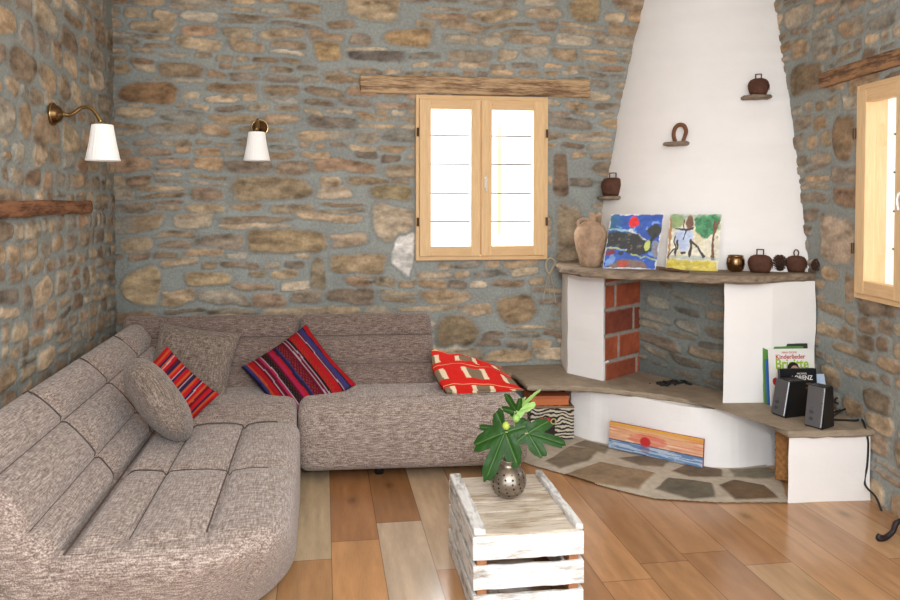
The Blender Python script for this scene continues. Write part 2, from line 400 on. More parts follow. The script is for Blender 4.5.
# ------------------------------------------------------------------ oak floor
def build_floor():
    V = []; Fc = []; C = []; r = random.Random(21)
    tones = [(194, 146, 104), (184, 134, 92), (202, 158, 116), (176, 126, 86), (198, 150, 108), (208, 166, 124), (168, 118, 80), (190, 140, 98)]
    cx = .030; W = .21
    k0 = int((XL-cx)/W)-2; k1 = int((3.4-cx)/W)+2
    special = {-1: ([(-1.2, .9), (.9, 3.02), (3.02, 4.9)], [None, (200, 148, 100), (198, 178, 146)]),
               0: ([(-1.2, 1.6), (1.6, 3.17), (3.17, 4.9)], [None, (196, 140, 90), (160, 104, 62)]),
               1: ([(-1.2, 1.3), (1.3, 3.33), (3.33, 4.9)], [None, (206, 184, 160), (162, 106, 62)]),
               2: ([(-1.2, 1.9), (1.9, 2.87), (2.87, 4.9)], [None, (192, 142, 98), (206, 178, 148)])}
    for k in range(k0, k1):
        x0 = cx+k*W; x1 = x0+W; segs = []; cs = []
        if k in special: segs, cs = special[k]
        else:
            y = -1.2 - r.uniform(0, .8)
            while y < 4.9:
                l = r.uniform(1.0, 2.1); segs.append((y, min(y+l, 4.9))); cs.append(None); y += l
        for (a, b), c in zip(segs, cs):
            c = c or tones[r.randrange(len(tones))]
            cl = (lin(c)*.7+lin((190,142,100))*.3)*r.uniform(.80, .98)*np.array([.97, 1.02, 1.04]); sd = r.randrange(1000)
            nx = 12; ny = max(4, int((b-a)/.02)); g = .0012
            xs = np.concatenate([[x0], np.linspace(x0+.0025, x1-.0025, nx), [x1]]); ys = np.concatenate([[a], np.linspace(a+.003, b-.003, ny), [b]])
            X, Y = np.meshgrid(xs, ys); Z = np.zeros_like(X); Z += 0
            warp = .03*fnoise(X, Y*.25, sd+3, .1, 2)
            gr = fnoise((X+warp)*9, Y*.8, sd, .25, 3); gr2 = fnoise((X+warp)*30, Y*1.2, sd+1, .3, 2)
            cc = cl*(1+.20*gr+.14*gr2+.10*fnoise(X, Y, sd+2, .4))[..., None]
            if r.random() < .35 or (k == 0 and a > 3):
                kx = r.uniform(x0+.05, x1-.05); ky = r.uniform(a+.1, b-.1) if not (k == 0 and a > 3) else 3.6
                d = np.hypot((X-kx)/.02, (Y-ky)/.04); cc = cc*(1-.5*np.exp(-d*d))[..., None]
            cc[[0, -1], :] *= .3; cc[:, [0, -1]] *= .3
            o = len(V); n1 = X.shape[1]
            V += np.stack([X, Y, Z], -1).reshape(-1, 3).tolist(); C += np.clip(cc, 0, 1).reshape(-1, 3).tolist()
            for i in range(X.shape[0]-1):
                for j in range(n1-1): p = o+i*n1+j; Fc.append([p, p+1, p+1+n1, p+n1])
    me = mesh(V, Fc, np.array(C))
    m = mat('oak_boards', attr=True, rough=.2, namt=.10, nscale=30, stretch=(6, .5, 1), bump=.03, bscale=40, spec=.55)
    return tag(link('floor', me, m), kind='structure')
build_floor()

def worn(name, base, under, stretch, thr):
    m = bpy.data.materials.new(name); m.use_nodes = True; nt = m.node_tree; N = nt.nodes; Lk = nt.links; b = N['Principled BSDF']; b.inputs['Roughness'].default_value = .8
    tc = N.new('ShaderNodeTexCoord'); mp = N.new('ShaderNodeMapping'); mp.inputs['Scale'].default_value = stretch; Lk.new(tc.outputs['Object'], mp.inputs['Vector'])
    n = N.new('ShaderNodeTexNoise'); n.inputs['Scale'].default_value = 1; n.inputs['Detail'].default_value = 9; n.inputs['Roughness'].default_value = .7; Lk.new(mp.outputs[0], n.inputs['Vector'])
    cr = N.new('ShaderNodeValToRGB'); e = cr.color_ramp.elements; e[0].position = thr-.08; e[1].position = thr+.08; e[0].color = L4(under); e[1].color = L4(base)
    Lk.new(n.outputs['Fac'], cr.inputs['Fac'])
    n2 = N.new('ShaderNodeTexNoise'); n2.inputs['Scale'].default_value = 4; n2.inputs['Detail'].default_value = 4; Lk.new(mp.outputs[0], n2.inputs['Vector'])
    mx = N.new('ShaderNodeMix'); mx.data_type = 'RGBA'; mx.blend_type = 'MULTIPLY'; mx.inputs[0].default_value = .22
    Lk.new(cr.outputs[0], mx.inputs[6]); cr2 = N.new('ShaderNodeValToRGB'); cr2.color_ramp.elements[0].position = .3; cr2.color_ramp.elements[1].position = .6; cr2.color_ramp.elements[0].color = (.35, .33, .31, 1)
    Lk.new(n2.outputs['Fac'], cr2.inputs['Fac']); Lk.new(cr2.outputs[0], mx.inputs[7]); Lk.new(mx.outputs[2], b.inputs['Base Color'])
    bp = N.new('ShaderNodeBump'); bp.inputs['Strength'].default_value = .4; bp.inputs['Distance'].default_value = .006; Lk.new(n.outputs['Fac'], bp.inputs['Height']); Lk.new(bp.outputs[0], b.inputs['Normal'])
    return m

# ------------------------------------------------------------------ embedded timbers
def wood(name, c, rough=.7, amt=.25, stretch=(1.5, 12, 12), spec=.3, bump=.25, nscale=6):
    return mat(name, c, rough, nscale=nscale, namt=amt, stretch=stretch, bump=bump, bscale=10, spec=spec)
def timber(name, L, h, d, seed, m):
    nu, na = 60, 4
    prof = [(-d, 0), (-d, 1), (d*.5, 1), (d*.5, 0)]
    P = np.zeros((nu, 16, 3)); C = np.zeros((nu, 16, 3))
    for i in range(nu):
        u = i/(nu-1)*L
        zb = .005*fnoise(u, 0, seed, .3); zt = h+.006*fnoise(u, 3, seed+1, .35)
        pts = [(-d+.006, zb), (-d, zb+.008), (-d-.003, zb+(zt-zb)*.3), (-d+.004*fnoise(u, 9, seed, .1), zb+(zt-zb)*.6), (-d, zt-.01), (-d+.007, zt)] + [(d*(t-.5)*1.2, zt) for t in np.linspace(0, 1, 5)] + [(d*(.5-t)*1.2, zb) for t in np.linspace(0, 1, 5)]
        for j, (y, z) in enumerate(pts): P[i, j] = (u+.006*vnoise(z*20, j, seed), y, z)
    me = grid(P, wrapu=True); bm = bmesh.new(); bm.from_mesh(me); bmesh.ops.holes_fill(bm, edges=bm.edges[:]); me = from_bm(bm)
    return link(name, me, m)
beam_pale = worn('weathered_beam', (196, 164, 126), (122, 92, 66), (4, 14, 34), .48); beam_dark = worn('dark_beam', (164, 122, 82), (92, 62, 40), (5, 14, 30), .5)
A = ony(360, 95); B = ony(588, 77)
t1 = timber('trim_1', B[0]-A[0], .118, .035, 3, beam_pale); t1.location = (A[0], YB, A[2]+.012); tag(t1, kind='structure')
A = onr(825, 88); B = onr(825, 73)
t2 = timber('trim_2', 1.6, B[2]-A[2], .035, 5, beam_dark); t2.matrix_world = frame_mat(A, RD, NR, (0, 0, 1)); tag(t2, kind='structure')
A = onx(88, 215, XL); B = onx(88, 206, XL)
t3 = timber('trim_3', A[1]-1.6, B[2]-A[2]+.02, .03, 7, worn('rusty_beam', (156, 108, 74), (92, 56, 36), (5, 14, 30), .5)); t3.matrix_world = frame_mat((XL, 1.58, A[2]+.012), (0, 1, 0), (-1, 0, 0), (0, 0, 1)); tag(t3, kind='structure')

# ------------------------------------------------------------------ windows
pine_v = wood('pine_upright', (226, 190, 142), .5, .13, (14, 14, 1.2)); pine_h = wood('pine_rail', (222, 184, 136), .5, .13, (1.2, 14, 14))
glass = glass_mat('window_glass'); iron = mat('dark_iron', (70, 66, 64), .6, .6); brassy = mat('window_fitting', (222, 218, 210), .3, .5)
hinge_m = mat('hinge_brown', (86, 62, 46), .5, .6); reveal_w = mat('white_reveal', (240, 238, 230), .8)
def ring(name, x0, x1, z0, z1, wl, wr, wt, wb, y0, y1, parent):
    bm = bmesh.new()
    box_bm(wl, y1-y0, z1-z0, (x0+wl/2, (y0+y1)/2, (z0+z1)/2), .004, 2, bm)
    box_bm(wr, y1-y0, z1-z0, (x1-wr/2, (y0+y1)/2, (z0+z1)/2), .004, 2, bm)
    o = link(name, from_bm(bm), pine_v, parent); bm = bmesh.new()
    me = o.data; me.materials.append(pine_h); n0 = len(me.polygons); bm.from_mesh(me)
    t = bmesh.new(); box_bm(x1-x0-wl-wr+.002, y1-y0-.002, wt, ((x0+wl+x1-wr)/2, (y0+y1)/2, z1-wt/2), .003, 2, t); box_bm(x1-x0-wl-wr+.002, y1-y0-.002, wb, ((x0+wl+x1-wr)/2, (y0+y1)/2, z0+wb/2), .003, 2, t)
    for f in t.faces: f.material_index = 1
    tm = bpy.data.meshes.new('t'); bmesh.ops.recalc_face_normals(t, faces=t.faces); t.to_mesh(tm); t.free(); bm.from_mesh(tm); bm.to_mesh(me); bm.free()
    return o
def window(name, mx, w, h, oblique=False):
    root = bpy.data.objects.new(name, None); COL.objects.link(root); tag(root, kind='structure')
    ring('window_frame', 0, w, 0, h, .022, .022, .028, .028, -.05, .10, root)
    c = w*.513
    for x0, x1, wl, wr in ((.022, c-.027, .078, .066), (c+.027, w-.022, .022, .082)):
        s = ring('sash', x0+.001, x1-.001, .029, h-.029, wl, wr, .065, .066, -.062, -.01, root)
        gx0, gx1, gz0, gz1 = x0+wl, x1-wr, .029+.066, h-.029-.065
        box('pane', gx1-gx0+.01, .004, gz1-gz0+.01, ((gx0+gx1)/2, -.028, (gz0+gz1)/2), glass, s, 0)
    b = box('astragal', .054, .03, h-.056, (c, -.062, h/2), pine_v, root, .006)
    hb = bmesh.new(); box_bm(.020, .012, .075, (c, -.082, h*.475), .005, 2, hb); box_bm(.016, .02, .016, (c, -.094, h*.49), .004, 2, hb)
    tube_bm([(c, -.106, h*.49), (c-.004, -.110, h*.46), (c+.003, -.106, h*.42)], [.008, .007, .006], hb)
    link('handle', from_bm(hb), brassy, root)
    for x in (.012, w-.012):
        for z in (.235*h, .775*h): link('hinge', from_bm(tube_bm([(x, -.066, z-.028), (x, -.066, z+.028)], .008)), hinge_m, root)
    for z in (.232, .41, .593, .772): link('grille_bar', from_bm(tube_bm([(.03, .13, h*z), (w-.03, .13, h*z)], .005)), iron, root)
    if oblique:
        box('reveal', .02, .115, h-.02, (.012, .155, h/2), reveal_w, root, 0)
        box('outside_shutter', .03, .05, h-.02, (.016, .24, h/2), wood('shutter_brown', (96, 70, 46), .7), root, .003)
        box('outside_shutter', .03, .05, h-.02, (.014, .30, h/2), mat('shutter_green', (96, 104, 92), .7), root, .003)
    else:
        box('outside_shutter', .03, .02, h*.72, (w*.735, .36, h*.5), wood('shutter_pine', (236, 206, 160), .7), root, .003)
    root.matrix_world = mx
    return root
window('window_1', frame_mat((.613, YB, 1.094), (1, 0, 0), (0, 1, 0), (0, 0, 1)), .908, 1.105)
window('window_2', frame_mat(RO+RD*(RW[0]+.004)+NR*.035+np.array([0, 0, RW[2]]), RD, NR, (0, 0, 1)), RW[1]-RW[0], RW[3]-RW[2], True)
#@@SECTION fireplace
# ------------------------------------------------------------------ fireplace
FP = empty('fireplace', (2.35, 4.3, 0), 'white plastered corner fireplace with tapering chimney hood and stone mantel slabs', 'fireplace')
FPI = Matrix.Translation(-Vector((2.35, 4.3, 0)))
def fp(o):
    o.data.transform(FPI); o.parent = FP; return o
slate = mat('slate_stone', (140, 124, 106), .85, nscale=14, namt=.5, stretch=(1, 1, 3), bump=.9, bscale=30, spec=.25)
slate_lo = mat('bench_stone', (156, 141, 122), .85, nscale=9, namt=.28, stretch=(1, 1, 2), bump=.7, bscale=30, spec=.25)
ZM, ZS = 1.08, .36
def xy(x, y, z): return tuple(onz(x, y, z)[:2])
wr = lambda y: (rwx(y)+.0, y)
# mantel slab
mant = [(1.62, YB), (1.515, 4.62), xy(561, 267.5, ZM), xy(590, 271, ZM), xy(625, 272.5, ZM), xy(660, 274, ZM), xy(700, 275.5, ZM), xy(730, 276.5, ZM), xy(755, 277, ZM), xy(790, 275, ZM), xy(810, 274, ZM), (rwx(3.80)-.01, 3.80), (rwx(3.86)+.01, 3.86), (XC, YB)]
fp(stone_slab('mantel_slab', mant, ZM-.042, ZM, slate, None, 3, .010))
# hearth bench slab
ben = [(1.12, YB), (1.15, 4.62), xy(512, 373, ZS), xy(528, 385.5, ZS), xy(575, 386, ZS), xy(612, 389, ZS), xy(645, 393, ZS), xy(680, 398, ZS), xy(712, 402.5, ZS), xy(738, 407, ZS), xy(755, 414, ZS), xy(770, 422, ZS), xy(788, 432, ZS), xy(815, 432, ZS), xy(845, 431, ZS), (rwx(3.24), 3.24), (XC, YB)]
fp(stone_slab('hearth_slab', ben, ZS-.035, ZS, slate_lo, None, 9, .007))
# plastered masonry: prisms with softened, uneven faces
def plastered(name, poly, z0, z1, seed, amp=.006, flare=0, m=plaster, closed=True):
    pts = densify(poly, .04, closed); n = len(pts); zs = np.linspace(z0, z1, max(3, int((z1-z0)/.04)))
    P = np.zeros((len(zs), n, 3)); c = np.mean(pts, 0)
    for j, p in enumerate(pts):
        a = pts[(j+1) % n] if closed else pts[min(j+1, n-1)]; b_ = pts[j-1] if closed else pts[max(j-1, 0)]
        t = a-b_; nn = np.array([t[1], -t[0]])/(np.linalg.norm(t)+1e-9)
        for i, z in enumerate(zs):
            k = amp*vnoise(j*.25, z*9, seed) + flare*(1-(z-z0)/(z1-z0))**3
            q = p+nn*k; P[i, j] = (q[0], q[1], z)
    me = grid(P, wrapu=closed)
    if closed:
        bm = bmesh.new(); bm.from_mesh(me); bmesh.ops.holes_fill(bm, edges=bm.edges[:]); me = from_bm(bm)
    return link(name, me, m, None, False)
pl0 = onz(567.5, 373, ZS)[:2]; pl1 = onz(603, 381, ZS)[:2]; jb = onz(638, 371, ZS)[:2]; fb1 = onz(722, 391, ZS)[:2]; fb1 = fb1+(fb1-jb)/np.linalg.norm(fb1-jb)*.22
fp(plastered('left_pillar', [(1.63, YB-.03), tuple(pl0), tuple(pl1), (jb[0]-.02, jb[1]-.0), (1.9, YB-.03)], ZS, ZM-.042, 5))
pr0 = onz(723, 403, ZS)[:2]
fp(plastered('right_pillar', [tuple(pr0), (2.50, 3.765), (rwx(3.79)-.012, 3.79), (rwx(4.3)-.03, 4.3), (2.66, 4.45)], ZS, ZM-.042, 6))
pcurve = [(1.62, YB-.05), xy(571, 434, 0), xy(590, 440, 0), xy(608, 444, 0), xy(650, 456, 0), xy(690, 465, 0), xy(730, 468, 0), (2.42, 3.78), (2.62, 3.80), (2.9, 4.6)]
pcurve = [pcurve[0]]+[tuple(q) for q in spline(pcurve[1:8], 4)]+pcurve[8:]
fp(plastered('hearth_plinth', pcurve, 0, ZS-.03, 8, .006, .02))
bl = onz(788, 503)[:2]; br = W0[:2]
fp(plastered('end_block', [tuple(bl), tuple(br+np.array([-.012, 0])), (rwx(3.62)-.03, 3.62), (2.50, 3.60)], 0, ZS-.034, 9, .004))
# brick jamb lining
def brick_panel(name, a, b, z0, z1, seed):
    a = np.array(a); b = np.array(b); L = np.linalg.norm(b-a); us = np.linspace(0, L, 90); vs = np.linspace(z0, z1, 110)
    U, V = np.meshgrid(us, vs); d = (b-a)/L; nn = np.array([d[1], -d[0]])
    bh = .165; row = np.floor((V-z0+.05)/bh); vv = (V-z0+.05) % bh
    off = np.where(row % 2 == 0, .0, .19); bw = .36; uu = (U+off+.02*row) % bw; cid = np.floor((U+off+.02*row)/bw)+row*17
    ed = np.minimum(np.minimum(vv, bh-vv), np.minimum(uu, bw-uu)) + .004*fnoise(U, V, seed, .05)
    k = sstep(.008, .015, ed)
    tone = .5+.5*np.sin(cid*12.7)
    c = lin((128, 62, 44))*(1-tone)[..., None] + lin((168, 84, 52))*tone[..., None]
    c = c*(1+.35*fnoise(U, V, seed+1, .06))[..., None]
    c = c*k[..., None] + lin((158, 150, 140))*(1-k)[..., None]*(1+.15*fnoise(U, V, seed+2, .05))[..., None]
    h = .004+.008*k
    P = np.stack([a[0]+d[0]*U+nn[0]*h, a[1]+d[1]*U+nn[1]*h, V], -1)
    return link(name, grid(P, np.clip(c, 0, 1)), mat('fire_brick', attr=True, rough=.8, namt=.2, nscale=40, bump=.4, bscale=60), None, True)
fp(brick_panel('brick_lining', pl1+np.array([.004, .006]), jb, ZS+.001, ZM-.045, 4))
def firebox_back(a, b, z0, z1):
    L = np.linalg.norm(b-a); us = np.linspace(0, L, 110); vs = np.linspace(0, z1-z0, 120); U, V = np.meshgrid(us, vs)
    c, h = stone_field(U, V, 71, L, z1-z0, (.05, .10), (2.2, 4.5), .030, [(.155, .475, .17, .075, (190, 178, 152), 2.6, -.05)])
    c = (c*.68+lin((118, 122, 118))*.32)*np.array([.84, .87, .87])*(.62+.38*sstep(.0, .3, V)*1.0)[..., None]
    d = (b-a)/L; n = np.array([d[1], -d[0]])
    P = np.stack([a[0]+d[0]*U+n[0]*h, a[1]+d[1]*U+n[1]*h, z0+V], -1)
    return link('firebox_back', grid(P, c), MATS['rubble_stone'], None, True)
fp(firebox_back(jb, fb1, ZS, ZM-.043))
# chimney hood: left edge on the back wall, right edge on the right wall
Ledge = [ony(596, 264), ony(603, 205), ony(612, 150), ony(625, 80), ony(643, 0)]
Redge = [onr(809, 268), onr(800, 180), onr(788, 90), onr(775, 0)]
zl = [p[2] for p in Ledge]; xl = [p[0] for p in Ledge]; zr = [p[2] for p in Redge]; yr = [p[1] for p in Redge]
def ext(z, zs, vs):
    if z > zs[-1]: return vs[-1] + (z-zs[-1])*(vs[-1]-vs[-2])/(zs[-1]-zs[-2])
    return np.interp(z, zs, vs)
def hood_pt(s, z, jl=0, jr=0):
    Lp = np.array([ext(z, zl, xl)+jl, YB+.01]); y = ext(z, zr, yr)+jr; Rp = np.array([rwx(y)+.01, y])
    ch = Rp-Lp; nn = np.array([ch[1], -ch[0]])/np.linalg.norm(ch)
    bl_ = .30*np.linalg.norm(ch)
    return Lp+ch*s + nn*bl_*math.sin(math.pi*s)**.8*(.55 if s > .5 else .55)
zs_ = np.linspace(ZM-.002, HC, 90); ss = np.linspace(0, 1, 70)
HP = np.zeros((90, 70, 3))
for i, z in enumerate(zs_):
    jl = .014*fnoise(z, 0, 31, .09) ; jr = .014*fnoise(z, 5, 32, .09)
    for j, s in enumerate(ss):
        p = hood_pt(s, z, jl, jr); HP[i, j] = (p[0], p[1], z)
hood_me = grid(HP)
HBVH = BVHTree.FromPolygons([tuple(p) for p in HP.reshape(-1, 3)], [tuple(f.vertices) for f in hood_me.polygons])
fp(link('chimney_hood', hood_me, plaster, None, True))
def hood_hit(x, y):
    d = Vector(ray(x, y)).normalized(); h = HBVH.ray_cast(Vector(CAM), d)
    n = h[1]; n = -n if n.dot(d) > 0 else n
    return h[0], Vector((n.x, n.y, 0)).normalized()
# three little stone ledges sticking out of the hood
LEDGE = []
for (xc, y, wpx, sd) in ((612, 197, 20, 1), (678, 143, 22, 2), (755, 97, 25, 3)):
    h, n = hood_hit(xc, y); d = (h-Vector(CAM)).length; w = wpx*d/F*.98; t = Vector((0, 0, 1)).cross(n)
    if sd == 1: w *= 1.25
    poly = [h - n*.03 - t*w*.5, h + n*.06 - t*w*.5, h + n*.085 - t*w*.15, h + n*.085 + t*w*.2, h + n*.06 + t*w*.5, h - n*.03 + t*w*.5]
    if sum(poly[i].x*poly[(i+1) % 6].y-poly[(i+1) % 6].x*poly[i].y for i in range(6)) < 0: poly = poly[::-1]
    zt = h.z+.006
    fp(stone_slab('stone_ledge', [(p.x, p.y) for p in poly], zt-.026, zt, slate, None, 40+sd, .003))
    LEDGE.append((h, n, t, zt))
# flagstone paving in front
fl = [xy(530, 466, 0), xy(555, 473, 0), xy(600, 487, 0), xy(653, 500, 0), xy(717, 504, 0), xy(790, 504, 0), (2.45, 3.6), (2.5, 3.9), (1.9, 4.3), (1.6, 4.8), (.95, 4.8), (1.0, 4.2)]
FLAGS = [((556, 478), (600, 463), (655, 474), (640, 492), (600, 486)), ((655, 491), (668, 479), (712, 484), (717, 499), (690, 501)), ((717, 486), (735, 481), (765, 486), (779, 500), (735, 502)),
         ((671, 472), (690, 465), (722, 471), (724, 479), (690, 479)), ((618, 459), (650, 456), (672, 463), (664, 469), (640, 468)), ((728, 470), (770, 469), (782, 476), (770, 481), (735, 479)),
         ((545, 462), (570, 447), (600, 452), (590, 462), (560, 470)), ((572, 446), (585, 441), (612, 449), (606, 456))]
def paving():
    xs = np.arange(.9, 2.6, .009); ys = np.arange(3.2, 4.85, .009); X, Y = np.meshgrid(xs, ys)
    def inside(poly, X, Y):
        c = np.zeros(X.shape, bool); n = len(poly)
        for i in range(n):
            x0, y0 = poly[i]; x1, y1 = poly[(i+1) % n]
            cond = ((y0 > Y) != (y1 > Y)) & (X < (x1-x0)*(Y-y0)/((y1-y0)+1e-12)+x0); c ^= cond
        return c
    def dist(poly, X, Y):
        D = np.full(X.shape, 9.0); n = len(poly)
        for i in range(n):
            a = np.array(poly[i]); b = np.array(poly[(i+1) % n]); ab = b-a
            t = np.clip(((X-a[0])*ab[0]+(Y-a[1])*ab[1])/(ab@ab), 0, 1); D = np.minimum(D, np.hypot(X-a[0]-t*ab[0], Y-a[1]-t*ab[1]))
        return D
    Xw = X+.012*fnoise(X, Y, 51, .12); Yw = Y+.012*fnoise(X, Y, 52, .12)
    col = np.zeros(X.shape+(3,)); col[:] = lin((186, 174, 156)); col *= (1+.15*fnoise(X, Y, 53, .1))[..., None]; ht = np.full(X.shape, .006)
    cs = [(142, 118, 90), (108, 100, 84), (110, 88, 64), (116, 98, 78), (120, 106, 88), (140, 130, 110), (126, 110, 90), (130, 116, 96)]
    for q, c in zip(FLAGS, cs):
        pp = [xy(a, b, 0) for a, b in q]; d = dist(pp, Xw, Yw)*np.where(inside(pp, Xw, Yw), 1, -1)
        k = sstep(-.004, .012, d); cc = lin(c)*(1+.35*fnoise(X*.5, Y, 60+cs.index(c), .09)+.2*fnoise(X, Y, 77, .03))[..., None]
        col = col*(1-k)[..., None]+cc*k[..., None]; ht = ht+k*.006
    P = np.stack([X, Y, ht], -1); ins = inside(fl, X, Y); mask = ins[:-1, :-1] & ins[1:, 1:] & ins[1:, :-1] & ins[:-1, 1:]
    return link('hearth_paving', grid(P, np.clip(col, 0, 1), mask), mat('flagstone', attr=True, rough=.8, namt=.2, nscale=25, bump=.4, bscale=50), None, True)
fp(paving())
# soot and charcoal left in the firebox
def ash():
    c = onz(668, 384, ZS); bm = bmesh.new(); r = random.Random(3)
    for i in range(46):
        x = c[0]+r.gauss(0, .06); y = c[1]+r.gauss(0, .022); s = r.uniform(.005, .016)
        box_bm(s*2, s, s, (x, y, ZS+s*.45), 0, 1, bm, Matrix.Rotation(r.uniform(0, 3), 4, 'Z') @ Matrix.Rotation(r.uniform(-.4, .4), 4, 'X'))
    o = link('charcoal', from_bm(bm), mat('charcoal_black', (36, 34, 33), .95, nscale=30, namt=.4))
    return tag(o, 'black charcoal crumbs and ash on the firebox floor', 'charcoal', kind='stuff')
ash()
#@@SECTION sofa
# ------------------------------------------------------------------ corner sofa
fab = fabric_mat('sofa_weave', (100, 84, 77), (150, 133, 124), (200, 187, 177))
fab_shaded = fabric_mat('sofa_weave_shaded', (80, 64, 58), (120, 102, 94), (160, 143, 133))  # same weave, darkened to paint the dimmer light on the far backrests
fab2 = fabric_mat('cushion_weave', (84, 71, 63), (122, 107, 97), (164, 150, 138))
SO = empty('corner_sofa', (-.6, 3.3, 0), 'large grey-brown woven corner sofa with tufted chaise along the stone walls', 'sofa')
SOI = np.array([-.6, 3.3, 0])
def groove(P, d, w, depth, zmask, n):
    k = np.exp(-(d/w)**2)*zmask
    return P - n*(k*depth)[:, None]
def chaise_seat(P):
    # rounded near-right corner, wider radius near the floor; the near end tucks under
    P = P.copy(); x1, y0 = -.142, 2.27
    zt = np.clip((P[:, 2]-.05)/.38, 0, 1)
    rr = .07; ins = rr-np.sqrt(np.clip(rr*rr-np.clip(P[:, 2]-(.42-rr), 0, rr)**2, 0, None))
    P[:, 0] -= ins*np.clip((P[:, 0]+.50)/.385, 0, 1)**2; P[:, 1] += ins*np.clip((2.75-P[:, 1])/.48, 0, 1)**2; P[:, 1] -= ins*np.clip((P[:, 1]-3.3)/.355, 0, 1)**2
    R = .60*(1-zt)**1.0+.16*zt
    P[:, 1] += np.where(P[:, 1] < 3.0, (1-zt)**1.5*.15*np.clip((3.0-P[:, 1])/.7, 0, 1), 0)
    y0z = y0+(1-zt)**1.5*.15
    a = P[:, 0]-(x1-R); b = (y0z+R)-P[:, 1]; m = (a > 0) & (b > 0)
    mx = np.maximum(a, b); hy = np.hypot(a, b)+1e-9; s = np.where(m, mx/hy, 1)
    P[:, 0] = np.where(m, (x1-R)+a*s, P[:, 0]); P[:, 1] = np.where(m, (y0z+R)-b*s, P[:, 1])
    # far right corner
    R2 = .10; a = P[:, 0]-(x1-R2); b = P[:, 1]-(3.655-R2); m = (a > 0) & (b > 0); mx = np.maximum(a, b); hy = np.hypot(a, b)+1e-9; s = np.where(m, mx/hy, 1)
    P[:, 0] = np.where(m, (x1-R2)+a*s, P[:, 0]); P[:, 1] = np.where(m, (3.655-R2)+b*s, P[:, 1])
    top = sstep(.33, .40, P[:, 2]); n = np.array([0, 0, 1.0])
    # puffed panels between seams
    sx = [-.80, -.62, -.372, -.115]; sy = [2.40, 2.965, 3.56]
    inside = sstep(2.33, 2.40, P[:, 1])
    puff = np.ones(len(P))
    for g in sx[1:3]: puff *= 1-.8*np.exp(-((P[:, 0]-g)/.05)**2)
    for g in sy[1:]: puff *= 1-.6*np.exp(-((P[:, 1]-g)/.05)**2)
    P[:, 2] += .020*puff*top*inside - .05*np.exp(-((P[:, 0]+.80)/.03)**2)*top*inside
    for g in sx[1:3]: P = groove(P, P[:, 0]-g, .008, .018, top*inside, n)
    for g in sy[1:]: P = groove(P, P[:, 1]-g-.02*np.sin(P[:, 0]*6), .008, .010, top*(1 if g > 2.5 else .25), n)
    # soft crown toward the outer edge
    P[:, 2] -= .02*np.clip((P[:, 0]+.30)/.2, 0, 1)**2*top
    return P-SOI
rbox_obj('chaise_seat', (-.90, 2.27, .05), (-.115, 3.655, .42), .004, .0085, fab, SO, chaise_seat)
# profile of a lounge back: u along, h up the slope, t thickness
def back_fn(crease, dirx, udir, seams_h, seams_u, lean=(-.315, .385), L=.50, lateral=True):
    cx = np.array(crease); t = np.array([dirx[0]*lean[0], dirx[1]*lean[0], lean[1]]); t = t/np.linalg.norm(t)
    ud = np.array(udir); n = np.cross(ud, t); n = n/np.linalg.norm(n)
    if n[2] < 0: n = -n
    def fn(P):
        u, h, w = P[:, 0].copy(), P[:, 1].copy(), P[:, 2].copy()
        front = sstep(-.04, .0, w)
        puff = np.ones(len(P))
        for g in seams_h: puff *= 1-.85*np.exp(-((h-g)/.04)**2)
        for g in seams_u: puff *= 1-.85*np.exp(-((u-g)/.05)**2)
        w2 = w + .022*puff*front - .010*(h/.5)**2 - .05*np.exp(-((h+.01)/.03)**2)*front
        # curve the face slightly: steeper low, leaning back high
        w2 += -.05*((h-.22)/.28)**2*front*.4
        for g in seams_h: w2 -= .018*np.exp(-((h-g)/.008)**2)*front
        for g in seams_u: w2 -= .010*np.exp(-((u-g)/.008)**2)*front
        return cx + u[:, None]*ud + h[:, None]*t + w2[:, None]*n - SOI
    return fn
rbox_obj('chaise_backrest', (0, -.10, -.19), (2.42, .50, .0), .06, .009, fab, SO,
         back_fn((-.79, 2.265, .40), (1, 0), (0, 1, 0), (.135, .325), (.70, 1.30, 1.86)))
# solid end and back body under the lounge back
def body(name, poly, y0, y1):
    bm = bmesh.new(); A = [bm.verts.new((p[0], y0, p[1])) for p in poly]; B = [bm.verts.new((p[0], y1, p[1])) for p in poly]; n = len(poly)
    bm.faces.new(A[::-1]); bm.faces.new(B)
    for i in range(n): bm.faces.new((A[i], A[(i+1) % n], B[(i+1) % n], B[i]))
    bmesh.ops.bevel(bm, geom=bm.edges[:], offset=.03, segments=4, affect='EDGES', profile=.5)
    bmesh.ops.recalc_face_normals(bm, faces=bm.faces)
    me = from_bm(bm); me.transform(Matrix.Translation(-Vector(SOI))); return link(name, me, fab, SO, True)
body('chaise_back_body', [(-1.25, .05), (-.82, .05), (-.80, .36), (-.90, .50), (-1.10, .70), (-1.25, .68)], 2.285, 4.70)
# far section: corner seat and long seat
SH = -.045
groove_shade = mat('groove_shade_dark', (84, 70, 63), .95)  # dark colour that paints the shade of sofa seam grooves and crease
def seam_line(fn, pts, lift=(0, 0, .003), r=.0026):
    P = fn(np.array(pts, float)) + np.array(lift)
    link('seam_line', from_bm(tube_bm([tuple(q) for q in P], r, None, 6)), groove_shade, SO, True)
def far_seat(seam_y):
    def fn(P):
        P = P.copy(); top = sstep(.33, .39, P[:, 2])
        P[:, 2] += (.035*np.clip((4.0-P[:, 1])/.2, 0, 1)-.02)*top*0
        P = groove(P, P[:, 1]-seam_y, .008, .024, top, np.array([0, 0, 1.0]))
        P[:, 2] -= .03*np.clip((seam_y-P[:, 1])/.12, 0, 1)**2*top
        P[:, 1] += SH*P[:, 0] + .02*np.sin(np.clip((P[:, 2]-.05)/.36, 0, 1)*math.pi)*-1*(P[:, 1] < 3.95)
        return P-SOI
    return fn
rbox_obj('corner_seat', (-.80, 3.70, .055), (-.142, 4.40, .425), .06, .010, fab, SO, far_seat(3.875))
